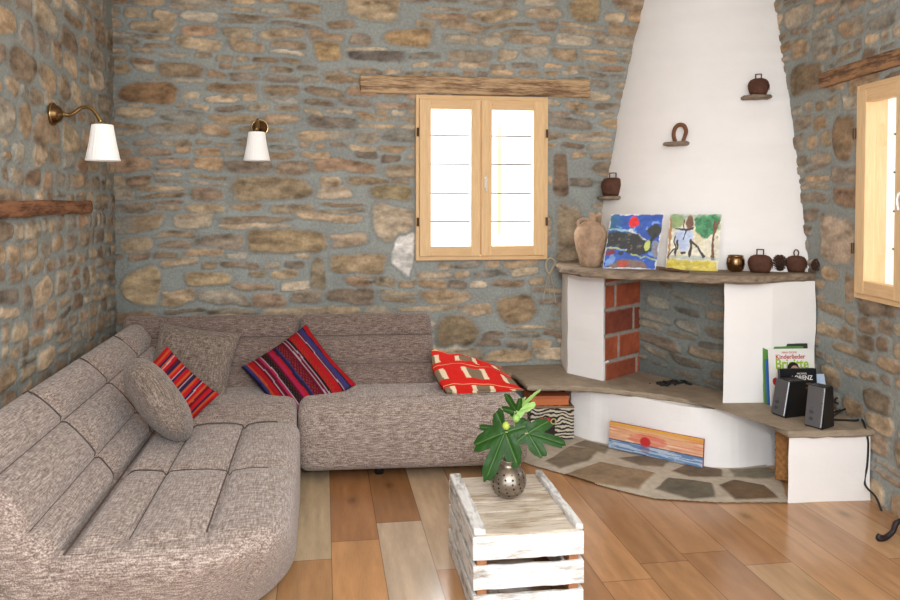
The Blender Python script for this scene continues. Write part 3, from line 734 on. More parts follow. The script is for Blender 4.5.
rbox_obj('long_seat', (-.136, 3.83, .055), (1.10, 4.40, .425), .06, .010, fab, SO, far_seat(3.945))
ud = np.array([1, SH, 0]); ud = ud/np.linalg.norm(ud)
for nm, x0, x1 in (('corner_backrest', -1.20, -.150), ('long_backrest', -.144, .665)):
    rbox_obj(nm, (x0, -.10, -.22), (x1, .505, .0), .045, .010, fab_shaded, SO,
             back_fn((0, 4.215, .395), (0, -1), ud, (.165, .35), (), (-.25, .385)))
yy = np.linspace(2.36, 3.56, 60)
for g in (-.62, -.372): seam_line(chaise_seat, [(g, y, .42) for y in yy])
for g in (2.965, 3.56): seam_line(chaise_seat, [(x, g+.02*math.sin(x*6), .42) for x in np.linspace(-.77, -.17, 50)], (0, -.002, .0075), .003)
seam_line(lambda P: P-SOI, [(-.783, y, .425) for y in np.linspace(2.30, 3.62, 50)], (0, 0, 0), .004)  # no stitching here: dark tube paints the shade where seat meets backrest
bf = back_fn((-.79, 2.265, .40), (1, 0), (0, 1, 0), (.135, .325), (.70, 1.30, 1.86))
for h in (.135, .325): seam_line(bf, [(u, h, 0) for u in np.linspace(.05, 2.38, 90)], (.002, 0, .002))
for u in (.70, 1.30, 1.86): seam_line(bf, [(u, h, 0) for h in np.linspace(.0, .44, 40)]+[(u, .5-.03+.03*math.sin(a), -.06+.06*math.cos(a)) for a in np.linspace(.2, 1.5, 8)], (.005, -.002, .006), .003)
for fn_, x0, x1, sy in ((far_seat(3.875), -.78, -.16, 3.875), (far_seat(3.945), -.12, 1.08, 3.945)): seam_line(fn_, [(x, sy, .425) for x in np.linspace(x0, x1, 50)])
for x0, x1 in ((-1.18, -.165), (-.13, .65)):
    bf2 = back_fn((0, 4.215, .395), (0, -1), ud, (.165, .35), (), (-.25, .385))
    for h in (.165, .35): seam_line(bf2, [(x, h, 0) for x in np.linspace(x0, x1, 50)], (0, -.002, .001), .003)
foot_m = mat('sofa_foot_black', (28, 26, 26), .5)
for x, y in ((-.35, 2.85), (-1.15, 2.45), (-.3, 3.55), (-1.15, 4.6), (-.2, 4.0), (.95, 3.92), (.95, 4.32), (.3, 3.95)):
    link('foot', from_bm(tube_bm([(x-SOI[0], y-SOI[1], 0), (x-SOI[0], y-SOI[1], .075)], .025, None, 14)), foot_m, SO, True)

# ------------------------------------------------------------------ cushions
def pillow_me(wx, wy, T, n=72, colf=None, pinch=.07, pw=.55, rnd=.0):
    t = np.linspace(-1, 1, n); U, V = np.meshgrid(t, t)
    env = np.clip((1-np.abs(U)**2.6)*(1-np.abs(V)**2.6), 0, 1)**pw
    X = U*wx/2*(1-pinch*(1-np.abs(V)**2)*np.abs(U)); Y = V*wy/2*(1-pinch*(1-np.abs(U)**2)*np.abs(V))
    X = X*(1-rnd*V**4); Y = Y*(1-rnd*U**4)
    wr_ = .006*fnoise(X, Y, 5, .12)*env
    top = np.stack([X, Y, T/2*env+wr_+.004], -1); bot = np.stack([X, Y, -T/2*env+wr_-.004], -1)
    V_ = np.concatenate([top.reshape(-1, 3), bot.reshape(-1, 3)]); Fc = []; N_ = n*n
    for i in range(n-1):
        for j in range(n-1):
            p = i*n+j; Fc.append([p, p+1, p+1+n, p+n]); Fc.append([N_+p, N_+p+n, N_+p+1+n, N_+p+1])
    rim = [j for j in range(n)] + [i*n+n-1 for i in range(1, n)] + [(n-1)*n+j for j in range(n-2, -1, -1)] + [i*n for i in range(n-2, 0, -1)]
    for a, b in zip(rim, rim[1:]+rim[:1]): Fc.append([a, N_+a, N_+b, b])
    cols = None
    if colf is not None:
        c = colf(U, V, X, Y).reshape(-1, 3); cols = np.concatenate([c, np.broadcast_to(lin((42, 36, 62)), c.shape)])
    return mesh(V_, Fc, cols)
B1DARK = .62
def stripes(bands, wob=.02, seed=3, gain=.62):
    tot = sum(b[1] for b in bands)
    edges = np.cumsum([0]+[b[1] for b in bands])/tot; cs = np.array([lin(b[0]) for b in bands])
    def f(U, V, X, Y):
        t = (U+1)/2 + wob*.2*vnoise(V*3, U*0, seed); i = np.clip(np.searchsorted(edges, t, 'right')-1, 0, len(bands)-1)
        c = cs[i]
        # small woven motifs inside the wider bands
        j = (np.sin(V*55)*np.sin(U*80) > .35)
        k = np.array([len(b) > 2 for b in bands])[i] & j
        c2 = np.array([lin(b[2] if len(b) > 2 else b[0]) for b in bands])[i]
        c = np.where(k[..., None], c2, c)
        return gain*c*(1+.12*fnoise(U, V, seed+1, .06))[..., None]
    return f
RED, WINE, NAVY, ORG, PNK, BLK, BLU, WHT = (196, 30, 36), (112, 22, 44), (44, 36, 72), (206, 88, 44), (190, 40, 84), (40, 24, 34), (70, 66, 128), (206, 180, 190)
B1 = [(NAVY, 2), (BLU, 2), (ORG, 2), (RED, 4), (WINE, 2), (WHT, .8), (WINE, 3), (PNK, 2), (WHT, .8), (BLK, 5, (90, 60, 40)), (WINE, 1.5), (PNK, 3), (RED, 2), (NAVY, 3), (BLU, 1), (WINE, 6, (160, 60, 40)), (WINE, 2), (WHT, 1.2), (WINE, 2), (WHT, .9), (BLK, 2), (RED, 4, (150, 80, 50)), (RED, 5), (BLK, 1), (WHT, .8), (WINE, 1.2), (BLU, 4.5, (60, 54, 110)), (NAVY, 1.2), (RED, 5)]
cloth = mat('woven_stripes', attr=True, rough=.9, namt=.15, nscale=220, bump=.2, bscale=250, spec=.15)
def place_pillow(name, me, m, c, ex, ey, label, group='loose cushions on the corner sofa'):
    ex = Vector(ex).normalized(); ey = Vector(ey); ey = (ey-ex*ey.dot(ex)).normalized(); ez = ex.cross(ey)
    o = link(name, me, m, None, True); o.matrix_world = frame_mat(c, ex, ey, ez); return tag(o, label, 'cushion', group)
# plane of the far backrest front
tb = np.array([0, .25, .385]); tb /= np.linalg.norm(tb); nb = np.cross(np.array([1.0, SH, 0]), tb); nb /= np.linalg.norm(nb); nb = -nb if nb[2] < 0 else nb
def backpt(x, y, off): return onpl(x, y, np.array([0, 4.215, .395])+nb*off, nb)
pBL, pT, pR = backpt(246, 368, .10), backpt(309, 326, .07), backpt(352, 386, .10)
ex = (pR-pBL); c = (pBL+pR)/2 + 0*nb
e1 = pR-pT; e2 = pT-pBL
c = (pBL+pR)/2 + nb*.02
place_pillow('striped_cushion', pillow_me(np.linalg.norm(e2)*1.02, np.linalg.norm(e1)*1.05, .13, 96, stripes(B1)), cloth, c, e2, -e1,
             'red, navy and pink striped cushion standing on its corner against the far backrest')
c = backpt(186, 365, .10)
p1, p2, p3 = backpt(138, 334, .08), backpt(216, 331, .08), backpt(245, 392, .08)
place_pillow('grey_cushion', pillow_me(.46, .44, .14, 60), fab2, (p1+p3)/2+nb*.07+np.array([.02,0,-.03]), p2-p1+np.array([0.02, 0, -.08]), p2-p3,
             'flat grey-brown cushion leaning in the sofa corner behind the striped one')
# striped cushion and grey cushion leaning on the chaise back
q = [onz(172, 355, .70), onz(222, 401, .455), onz(187, 421, .445), onz(128, 360, .70)]
B2 = [(RED, 3), (ORG, 2), (RED, 2), (NAVY, 2), (ORG, 1.5), (WHT, .7), (RED, 3), (WINE, 2), (NAVY, 2.5), (ORG, 2), (RED, 2.5), (WHT, .7), (NAVY, 2), (RED, 3), (ORG, 2), (WINE, 2), (WHT, .8), (NAVY, 3), (ORG, 2), (RED, 3), (NAVY, 2), (WHT, .7), (RED, 3), (ORG, 2), (WINE, 2.5), (RED, 3), (NAVY, 2), (ORG, 2), (RED, 3)]
cq = (q[0]+q[1]+q[2]+q[3])/4; nq = np.cross(q[1]-q[0], q[0]-q[3]); nq /= np.linalg.norm(nq); cq = cq-nq*.0+np.array([-.06, 0, -.075])
place_pillow('striped_cushion', pillow_me(np.linalg.norm(q[0]-q[1])*1.05, .40, .12, 96, stripes(B2, seed=9, gain=.8)), cloth, cq, q[1]-q[0], q[0]-q[3],
             'orange and red striped cushion half hidden behind the plump grey cushion on the chaise')
a0 = ray(130, 364)*3.28+CAM; a1 = ray(186, 440)*3.12+CAM
cg = (a0+a1)/2
place_pillow('grey_cushion', pillow_me(np.linalg.norm(a1-a0)*.95, .36, .175, 60, None, .02, .6, .3), fab2, cg+np.array([0, .02, 0]), a1-a0, ray(157, 402)*1.0,
             'plump grey-brown cushion seen edge-on, leaning on the chaise backrest')

# ------------------------------------------------------------------ plaid throw on the long seat
def throw():
    corners = [onz(447, 391, .445), onz(524, 392, .42), onpl(500, 366, (0, 4.30, 0), np.array([0, 1, 0])), onpl(432, 349, (0, 4.22, 0), np.array([0, 1, 0]))]
    n = 110; t = np.linspace(0, 1, n); U, V = np.meshgrid(t, t)
    P = sum((w[..., None]*np.array(c) for w, c in zip(((1-U)*(1-V), U*(1-V), U*V, (1-U)*V), corners)))
    bul = np.sin(np.pi*np.clip(U, 0, 1))**.7*np.sin(np.pi*np.clip(V, 0, 1))**.6
    P[..., 2] += .075*bul*(1-.5*U) + .020*fnoise(U, V, 81, .24)*(bul+.25) - .03*np.exp(-((V-.70)/.06)**2-((U-.42)/.22)**2)
    P[..., 1] -= .05*bul*(1-V); P[..., 0] -= .035*np.sin(np.pi*V)*(1-U)
    P[..., 2] = np.maximum(P[..., 2], .432+.012*(1-V)*(1-np.abs(2*U-1)))
    def wv(t, seed):
        per = .40; x = (t+seed) % per/per
        return np.where(x < .42, 0, np.where(x < .54, 1, np.where(x < .88, 2, 1)))
    a = wv(U*.80+.03*V, .30); b = wv(V*1.1, .32)
    Rr, Cr, Gy = lin((206, 40, 34)), lin((226, 206, 172)), lin((128, 110, 88))
    def tone(k): return np.array([Rr, Cr, Gy])[k]
    ca, cb = tone(a), tone(b)
    c = np.where((b == 0)[..., None], Rr, tone(a))
    line = (np.abs(((V*1.1) % .23)-.115) < .006) & (b == 0); c = np.where(line[..., None], lin((226, 190, 140)), c)
    top = P; bot = P-np.array([0, 0, .022]); bot[..., 2] = np.maximum(bot[..., 2], .428)
    V_ = np.concatenate([top.reshape(-1, 3), bot.reshape(-1, 3)]); Fc = []; N_ = n*n
    for i in range(n-1):
        for j in range(n-1):
            p = i*n+j; Fc.append([p, p+1, p+1+n, p+n]); Fc.append([N_+p, N_+p+n, N_+p+1+n, N_+p+1])
    rim = [j for j in range(n)] + [i*n+n-1 for i in range(1, n)] + [(n-1)*n+j for j in range(n-2, -1, -1)] + [i*n for i in range(n-2, 0, -1)]
    for a_, b_ in zip(rim, rim[1:]+rim[:1]): Fc.append([a_, N_+a_, N_+b_, b_])
    cc = c.reshape(-1, 3)
    o = link('plaid_throw', mesh(V_, Fc, np.concatenate([cc, cc])), mat('plaid_wool', attr=True, rough=.95, namt=.12, nscale=260, bump=.2, bscale=260, spec=.1), None, True)
    tag(o, 'crumpled red and cream plaid throw on the open end of the sofa', 'blanket')
throw()
#@@SECTION things
# ------------------------------------------------------------------ crate
cw = None
def crate():
    cs = [onz(448, 473, .33), onz(545, 468.5, .33), onz(583, 522, .33), onz(475, 530, .33)]
    c = (cs[0]+cs[1]+cs[2]+cs[3])/4; W, D, H = .412, .545, .33
    rz = -.012
    root = empty('wooden_crate', (c[0]-.004, c[1], 0), 'upturned white-washed slatted wooden crate used as a low table on the floor', 'crate', None, rz)
    m_v = mat('whitewash_wood', (214, 206, 196), .8, nscale=7, namt=.22, stretch=(3, 3, 6), bump=.5, bscale=25)
    nt = m_v.node_tree; m_t = mat('bare_top_wood', (186, 168, 146), .8, nscale=8, namt=.22, stretch=(1.5, 9, 9), bump=.5, bscale=18)
    m_end = worn('peeling_white_paint', (232, 231, 229), (158, 150, 140), (6, 20, 26), .38)
    m_side = worn('peeling_white_rail', (222, 221, 219), (142, 134, 124), (20, 6, 26), .43)
    m_top = worn('rubbed_top_wood', (204, 192, 176), (164, 144, 120), (4, 26, 20), .46)
    zb = H-.024
    n = 6; dy = D/n
    for i in range(n):
        y = -D/2+dy*(i+.5)
        rough_box('top_slat', W-.02, dy-.013, .018, (0, y, zb-.007), m_top, root, .002, .0012, i)
    for sx, ww in ((-1, .045), (1, .028)):
        rough_box('top_rail', ww, D-.012, .024, (sx*(W/2-ww/2-.004), -.004, zb+.012), m_side, root, .003, .002, 20+sx)
    hs = .084; pitch = .106
    for k in range(3):
        z = zb-.006-hs/2-k*pitch
        for sy in (-1, 1): rough_box('end_slat', W-.004, .014, hs, (0, sy*(D/2-.007), z), m_end, root, .002, .0016, 30+k+sy*5)
        for sx in (-1, 1): rough_box('side_slat', .014, D-.03, hs, (sx*(W/2-.009), 0, z), m_side, root, .002, .0016, 50+k+sx*5)
    pm = wood('crate_post_brown', (166, 112, 76), .8, .2, (10, 10, 2))
    for sx in (-1, 1):
        for sy in (-1, 1): box('corner_post', .036, .036, zb-.016, (sx*(W/2-.036), sy*(D/2-.033), (zb-.016)/2), pm, root, .002)
    return c, zb
cc_, ZT = crate()
# ------------------------------------------------------------------ metal vase + fig branch
steel = mat('antique_silver', (158, 148, 136), .28, .9, nscale=12, namt=.25, bump=.05, bscale=40)
vp = onz(508, 497, ZT)
VS = empty('metal_vase', (vp[0], vp[1], ZT), 'round pierced silver metal vase with a short collar, standing on the crate', 'vase')
R = .073
prof = [(.0, .002), (.028, 0), (.032, .004)] + [(R*math.cos(a), .069+R*.94*math.sin(a)) for a in np.linspace(-1.08, 1.12, 22)] + [(.031, .137), (.034, .152), (.036, .154), (.033, .154), (.028, .135), (.0, .12)]
lathe('body', prof, steel, VS, 48)
# pierced dots: dark recessed discs following the belly
bm = bmesh.new(); r_ = random.Random(2)
for el, cnt, off in ((.62, 12, 0), (.35, 15, .3), (.10, 16, 0), (-.15, 15, .4), (-.40, 13, .1), (-.65, 10, .2)):
    for k in range(cnt):
        az = 2*math.pi*(k+off)/cnt; n = Vector((math.cos(az)*math.cos(el), math.sin(az)*math.cos(el), math.sin(el))); p = Vector((n.x*R, n.y*R, .069+R*.94*n.z))+n*.0004
        rr = .0044 if (k+int(el*10)) % 3 else .0028; t = n.orthogonal().normalized(); b2 = n.cross(t)
        bm.faces.new([bm.verts.new(p+(t*math.cos(a)+b2*math.sin(a))*rr) for a in np.linspace(0, 2*math.pi, 9)[:-1]])
ph = link('pierced_holes', from_bm(bm), mat('hole_black', (22, 20, 18), .8), VS); tag(ph, 'small dark round holes')
tube('handle', [(.026, .006, .150), (.046, .01, .165), (.056, .012, .148), (.052, .012, .118)], .0035, steel, VS)

def leaf_me(size, lobes=5, curl=.16, seed=0):
    """fig leaf: deep rounded lobes, base at origin, tip along +y"""
    nt, nr = 181, 14; th = np.linspace(-2.62, 2.62, nt)  # angle from +y
    dirs = [0, 1.02, -1.02, 2.05, -2.05] if lobes == 5 else [0, .95, -.95]
    lens = [1.0, .92, .92, .62, .62] if lobes == 5 else [1, .8, .8]
    wid = [.40, .38, .38, .40, .40] if lobes == 5 else [.34, .34, .34]
    r = np.full(nt, .46)
    for d, l, w in zip(dirs, lens, wid): r = np.maximum(r, .40+(l-.40)*np.exp(-np.abs((th-d)/w)**3.2))
    r = r*(1+.025*np.sin(th*23+seed)+.02*np.sin(th*37))
    edge = sstep(2.62, 2.35, np.abs(th)); r *= (.25+.75*edge)
    T = np.linspace(0, 1, nr)[:, None]; rad = T*r[None]
    x = rad*np.sin(th)[None]; y = rad*np.cos(th)[None]
    z = np.zeros_like(x); vein = np.zeros_like(x)
    for d, l in zip(dirs, lens):
        a = th[None]-d; dist = np.abs(rad*np.sin(a))+.5*(np.cos(a) < 0); vein = np.maximum(vein, np.exp(-(dist/.010)**2)*(rad < l*.93))
        z += -.02*np.exp(-(dist/.05)**2)
    z += -curl*rad**2 + .05*np.sin(3*th)[None]*rad + .03*fnoise(x, y, seed+9, .25)
    c = lin((32, 70, 18))[None, None]*(1+.35*fnoise(x, y, seed+4, .12))[..., None]
    c = c*(1-.8*vein)[..., None] + lin((92, 130, 68))*(.8*vein)[..., None]
    return grid(np.stack([x, y, z], -1)*size, np.clip(c, 0, 1))
leafm = mat('fig_leaf', attr=True, rough=.5, spec=.3)
stemm = mat('fig_stem', (128, 128, 96), .7, nscale=60, namt=.2)
FB = empty('fig_branch', (vp[0], vp[1], ZT+.125), 'cut fig branch with large lobed green leaves standing in the metal vase', 'branch')
FO = Vector(FB.location)
dep = float(np.dot(np.array(vp)-CAM, fw))
def at(x, y, dd=0.0): return Vector(CAM + ray(x, y)*(dep+dd)) - FO
tube('stem', [at(511, 484), at(515, 462), at(516, 440), at(514, 425), at(515, 408), at(519, 398)], [.0055, .0045, .004, .0035, .003, .0025], stemm, FB)
def leaf(bx, by, tx, ty, db, dt, size, nrm, seed, lobes=5, curl=.16, m=None, base=None, xs=1.0):
    b, t = at(bx, by, db), at(tx, ty, dt); y = (t-b).normalized(); n = Vector(nrm); n = (n-y*n.dot(y)).normalized(); x = y.cross(n)
    me = leaf_me((t-b).length/1.0*size, lobes, curl, seed); me.transform(Matrix.Diagonal((xs, 1, 1, 1)))
    o = link('leaf', me, m or leafm, FB, True); o.matrix_local = frame_mat(b, x, y, n)
    if base is not None: tube('leaf_stalk', [base, (base+b)/2+Vector((0, 0, .006)), b], .0022, mat('leaf_stalk_green', (150, 170, 100), .6), FB)
    return o
tocam = Vector((-.2, -1, .45))
leaf(505, 432, 484, 482, -.01, -.06, .97, tocam+Vector((-.1, 0, .1)), 1, base=at(515, 437), xs=.60)
leaf(528, 433, 567, 444, -.01, -.03, .97, tocam+Vector((.15, 0, .1)), 2, base=at(516, 440), curl=.10, xs=.62)
leaf(517, 412, 508, 398, 0, -.05, 1.1, tocam+Vector((-.4, 0, .3)), 3, 3, xs=.62)
lg = mat('young_fig_leaf', (140, 178, 92), .5, nscale=20, namt=.15)
o = leaf(518, 411, 538, 386, 0, .03, 1.0, Vector((-.75, -.3, -.35)), 4, 3, .2, lg, xs=.42); tag(o, 'pale young leaf seen from below')
leaf(505, 431, 476, 424, .02, .05, .9, tocam+Vector((-.2, 0, .5)), 5, 3, .2, xs=.6)
figm = mat('unripe_fig', (142, 186, 96), .5, nscale=40, namt=.1)
for nm, x, y, rr, mm in (('fig', 516, 418.5, .0155, figm), ('fig_bud', 506, 426, .016, mat('fig_bud_green', (176, 196, 84), .5))):
    p = at(x, y, -.02); lathe(nm, [(0, -rr), (rr*.6, -rr*.8), (rr, -.1*rr), (rr*.8, rr*.6), (rr*.3, rr*1.05), (0, rr*1.15)], mm, FB, 16).location = p

# ------------------------------------------------------------------ wall lamps
brass = mat('polished_brass', (172, 142, 96), .2, 1.0); brass_d = mat('aged_brass', (124, 96, 64), .25, 1.0)
shade_m = mat('pleated_shade', (250, 248, 245), .8, emit=((255, 252, 246), .10))  # faint glow added to the shade material; the lamps are unlit
bulb_m = mat('bulb_grey', (70, 60, 52), .4)
def lamp():
    root = empty('wall_lamp', (0, 0, 0), 'x', 'lamp', 'pair of brass wall lamps with white shades')
    # local: wall plane at y=0, arm reaches along -y, z up
    d = lathe_me([(0, -.050), (.012, -.049), (.016, -.043), (.034, -.034), (.046, -.018), (.050, -.006), (.054, -.002), (.054, .004)], 32)
    d.transform(Matrix.Rotation(math.radians(-90), 4, 'X')); d.transform(Matrix.Diagonal((1, 1, 1, 1)))
    b = link('wall_rose', d, brass_d, root, True)
    rim = lathe_me([(.050, 0), (.057, -.004), (.060, 0), (.060, .010), (.0, .010)], 32); rim.transform(Matrix.Rotation(math.radians(-90), 4, 'X')); link('rose_rim', rim, brass, root, True)
    tube('arm', [(0, -.045, 0), (0, -.075, -.003), (0, -.105, .012), (0, -.135, .034), (0, -.170, .038), (0, -.205, .010), (0, -.234, -.040)], [.014, .010, .0095, .0095, .0095, .010, .013], brass, root, 12)
    lathe('socket', [(0, -.045), (.016, -.05), (.017, -.075), (.012, -.09), (0, -.09)], brass_d, root, 20).location = (0, -.24, 0)
    n = 120; rows = []
    for k, (r, z) in enumerate(((.050, 0), (.053, -.002), (.060, -.05), (.068, -.10), (.078, -.150), (.084, -.176), (.087, -.182), (.087, -.188), (.083, -.188), (.075, -.15), (.058, -.04), (.048, -.002))):
        a = np.arange(n)*2*math.pi/n; pl = .012*np.sign(np.sin(30*a))*(1 if k < 5 else .2); rows.append(np.stack([r*(1+pl)*np.cos(a), r*(1+pl)*np.sin(a), z+0*a], -1))
    s = link('lamp_shade', grid(np.array(rows), wrapu=True), shade_m, root, False); s.location = (0, -.24, -.052)
    c = lathe('shade_top', [(0, 0), (.049, 0)], shade_m, s, 32); c.location = (0, 0, -.003)
    bl_ = lathe('bulb', [(0, -.04), (.014, -.05), (.024, -.085), (.028, -.115), (.020, -.14), (0, -.15)], bulb_m, root, 20); bl_.location = (0, -.24, -.02)
    return root
def copy_tree(o, parent=None):
    c = o.copy(); COL.objects.link(c); c.parent = parent
    for ch in [x for x in bpy.data.objects if x.parent == o]:
        k = copy_tree(ch, c); k.matrix_parent_inverse = ch.matrix_parent_inverse
    return c
l1 = lamp(); l2 = copy_tree(l1)
p = onx(50, 114, XL); l1.matrix_world = frame_mat((XL+.018, p[1], p[2]), (0, 1, 0), (-1, 0, 0), (0, 0, 1)) @ Matrix.Scale(.94, 4); l1['label'] = 'brass wall lamp with pleated white shade on the left stone wall'
p = ony(260, 128); l2.matrix_world = frame_mat((p[0], YB-.018, p[2]), (1, 0, 0), (0, 1, 0), (0, 0, 1)) @ Matrix.Scale(.94, 4); l2['label'] = 'brass wall lamp with pleated white shade on the back wall, left of the window'

# ------------------------------------------------------------------ mantel things
def mz(x, y): return Vector(onz(x, y, ZM))
facing = math.atan2(*(Vector((2.3, 4.1)))) 
# clay jug
clay = mat('raw_clay', (172, 144, 120), .9, nscale=18, namt=.45, bump=.5, bscale=40, spec=.15)
jp = mz(592, 266.5)
jy = jp.y
JG = empty('clay_jug', (jp.x-.01, jp.y, ZM), 'weathered terracotta jug with a spout and handle at the left end of the mantel', 'jug'); JG.scale = (1.08, 1.08, 1.06)
lathe('body', [(0, 0), (.052, 0), (.058, .006), (.070, .06), (.086, .12), (.096, .17), (.093, .205), (.075, .240), (.045, .262), (.026, .272), (.018, .278), (0, .278)], clay, JG, 40)
tube('spout', [(.012, 0, .262), (.014, 0, .292), (.008, 0, .322)], [.022, .017, .020], clay, JG, 14)
tube('spout_lip', [(.010, 0, .300), (.036, -.004, .304), (.058, -.006, .312)], [.013, .012, .013], clay, JG, 12)
tube('handle', [(-.072, 0, .238), (-.074, 0, .268), (-.045, 0, .284), (-.014, 0, .276)], .010, clay, JG, 10)

# paintings: flat boards with painted faces
def board(name, BLp, BRp, h, lean, colf, label, nu=150, nv=130, thick=.004, edge=None, skew=0.0):
    BLp, BRp = Vector(BLp), Vector(BRp); x = (BRp-BLp); w = x.length; x.normalize(); nn = Vector((x.y, -x.x, 0)).normalized()  # toward the room
    y = (Vector((0, 0, 1))*math.cos(lean) - nn*math.sin(lean)).normalized(); n = x.cross(y)
    us = np.linspace(0, 1, nu); vs = np.linspace(0, 1, nv); U, V = np.meshgrid(us, vs)
    col = np.clip(colf(U, V), 0, 1)
    root = empty(name, BLp, label, 'painting')
    P = np.stack([U*w+skew*V*w, V*h, np.full(U.shape, thick/2)], -1)
    pm = mat('painted_card', attr=True, rough=.55, namt=.06, nscale=80, bump=.1, bscale=120)
    o = link('painted_face', grid(P, col), pm, root); 
    bm = bmesh.new(); pts = [(0, 0), (w, 0), (w+skew*w, h), (skew*w, h)]; lo = [bm.verts.new((a, b, -thick/2)) for a, b in pts]; hi = [bm.verts.new((a, b, thick/2-.0006)) for a, b in pts]
    bm.faces.new(lo[::-1]); bm.faces.new(hi)
    for i in range(4): bm.faces.new((lo[i], lo[(i+1) % 4], hi[(i+1) % 4], hi[i]))
    link('backing', from_bm(bm), edge or mat('card_white', (232, 230, 224), .7), root)
    root.matrix_world = frame_mat(BLp+nn*0, x, y, n)
    return root
def put(c, k, colr): return c*(1-k)[..., None] + lin(colr)*k[..., None]
def blob(U, V, cx, cy, rx, ry, n=.15, seed=1, soft=.12):
    d = np.hypot((U-cx)/rx, (V-cy)/ry)+n*fnoise(U, V, seed, .12); return 1-sstep(1-soft, 1+soft, d)
def stroke(U, V, x0, y0, x1, y1, w, seed=1):
    a = np.array([x0, y0]); ab = np.array([x1-x0, y1-y0]); t = np.clip(((U-x0)*ab[0]+(V-y0)*ab[1])/(ab@ab), 0, 1)
    d = np.hypot(U-x0-t*ab[0], V-y0-t*ab[1])+.008*fnoise(U, V, seed, .05); return 1-sstep(w*.7, w*1.1, d)
def loosen(f):
    def g(U, V):
        a = U+.035*fnoise(U, V, 91, .10); b = V+.035*fnoise(U, V, 92, .10); c = f(a, b)
        return c*(1+.28*fnoise(U*.6, V, 93, .05)+.18*fnoise(U, V, 94, .12))[..., None] + .03*sstep(.3, .8, fnoise(U*.5, V, 95, .06))[..., None]
    return g
@loosen
def paint_blue(U, V):
    n = fnoise(U, V*1.6, 3, .15); c = np.zeros(U.shape+(3,)); c[:] = lin((40, 84, 178)); c *= (1+.45*n)[..., None]
    c = put(c, sstep(.35, .0, U)*sstep(.62, .75, V)*.8, (40, 104, 128)); c = put(c, (n > .35)*.5, (150, 190, 228))
    c = put(c, stroke(U, V, 0, .70, .45, .72, .022, 4)*.8, (150, 196, 190)); c = put(c, stroke(U, V, .4, .72, .72, .52, .03, 4), (214, 220, 222))
    c = put(c, blob(U, V, .30, .52, .40, .16, .25, 5), (34, 36, 34)); c = put(c, blob(U, V, .62, .40, .26, .13, .25, 6), (38, 38, 38)); c = put(c, blob(U, V, .86, .68, .12, .13, .2, 7), (44, 46, 40)); c = put(c, stroke(U, V, .90, .62, .74, .34, .045, 8), (30, 30, 32))
    c = put(c, (fnoise(U, V, 12, .06) > .35)*blob(U, V, .38, .5, .4, .18)*.6, (120, 104, 84)); c = put(c, blob(U, V, .78, .43, .05, .09, .2, 9), (196, 206, 110))
    c = put(c, blob(U, V, .95, .36, .07, .15, .3, 9)*.8, (150, 140, 136))
    c = put(c, stroke(U, V, .02, .38, .40, .34, .012, 9), (180, 190, 90)); c = put(c, stroke(U, V, .5, .26, .98, .18, .014, 9), (176, 190, 80))
    c = put(c, blob(U, V, .10, .29, .10, .05, .2, 10), (130, 24, 40)); c = put(c, blob(U, V, .30, .28, .06, .035, .2, 10), (30, 40, 70))
    c = put(c, blob(U, V, .48, .03, .36, .14, .15, 11), (124, 100, 92)); c = put(c, blob(U, V, .38, .08, .10, .06, .3, 12), (184, 70, 48))
    c = put(c, blob(U, V, .46, .86, .10, .10, .1, 2), (226, 28, 30))
    return put(c, (np.minimum(np.minimum(U, 1-U), np.minimum(V, 1-V)) < .012)*1.0, (214, 218, 224))
@loosen
def paint_tree(U, V):
    n = fnoise(U, V, 23, .14); c = np.zeros(U.shape+(3,)); c[:] = lin((232, 226, 206)); c *= (1+.10*n)[..., None]
    c = put(c, sstep(.0, .5, n)*.45, (222, 208, 130)); c = put(c, sstep(.80, .98, V)*.6, (96, 150, 140)); c = put(c, blob(U, V, .08, .85, .22, .16, .5, 24)*.8, (128, 164, 96))
    c = put(c, blob(U, V, .76, .80, .27, .20, .4, 25), (76, 150, 100)); c = put(c, (fnoise(U, V, 31, .06) > .1)*blob(U, V, .76, .80, .27, .22, .3, 26)*.8, (50, 112, 76))
    c = put(c, stroke(U, V, .88, .86, .88, .22, .028, 27), (116, 74, 52)); c = put(c, stroke(U, V, .96, .88, .88, .66, .02, 27), (120, 78, 56)); c = put(c, stroke(U, V, .03, .9, .05, .18, .025, 28), (172, 128, 82))
    c = put(c, sstep(.19, .15, V), (206, 186, 66)); c = put(c, (fnoise(U*.4, V, 36, .05) > .1)*sstep(.2, .14, V)*.6, (228, 212, 110)); c = put(c, blob(U, V, .55, .22, .5, .04, .3, 29)*.5, (150, 176, 176))
    c = put(c, blob(U, V, .30, .60, .20, .16, .2, 30), (188, 204, 234)); c = put(c, blob(U, V, .32, .42, .10, .10, .2, 30), (190, 204, 232)); c = put(c, blob(U, V, .40, .86, .085, .11, .25, 32), (124, 88, 70)); c = put(c, stroke(U, V, .28, .92, .29, .74, .012), (120, 84, 70))
    for s in ((.14, .72, .46, .745, .018), (.32, .72, .31, .55, .012), (.13, .58, .16, .26, .016), (.20, .52, .17, .24, .022), (.13, .36, .02, .20, .018), (.46, .54, .45, .26, .026), (.46, .52, .72, .26, .026), (.28, .30, .36, .30, .022)): c = put(c, stroke(U, V, *s), (62, 52, 50))
    return put(c, (np.minimum(np.minimum(U, 1-U), 1-V) < .015)*.7, (226, 226, 220))
def lean_to(xL, yL, xR, yR, off=0):
    return mz(xL, yL), mz(xR, yR)
a, b = mz(602.5, 268.5), mz(655.5, 269.5); 
hP = .295
board('painting', a, b, .338, .20, paint_blue, 'unframed blue painting with a red sun, leaning on the hood beside the clay jug', skew=.17)
a, b = mz(665.5, 269.5), mz(717.5, 271.5)
board('painting', a, b, .342, .20, paint_tree, 'unframed pale painting of trees and a figure in yellow grass, leaning on the hood', skew=.06)
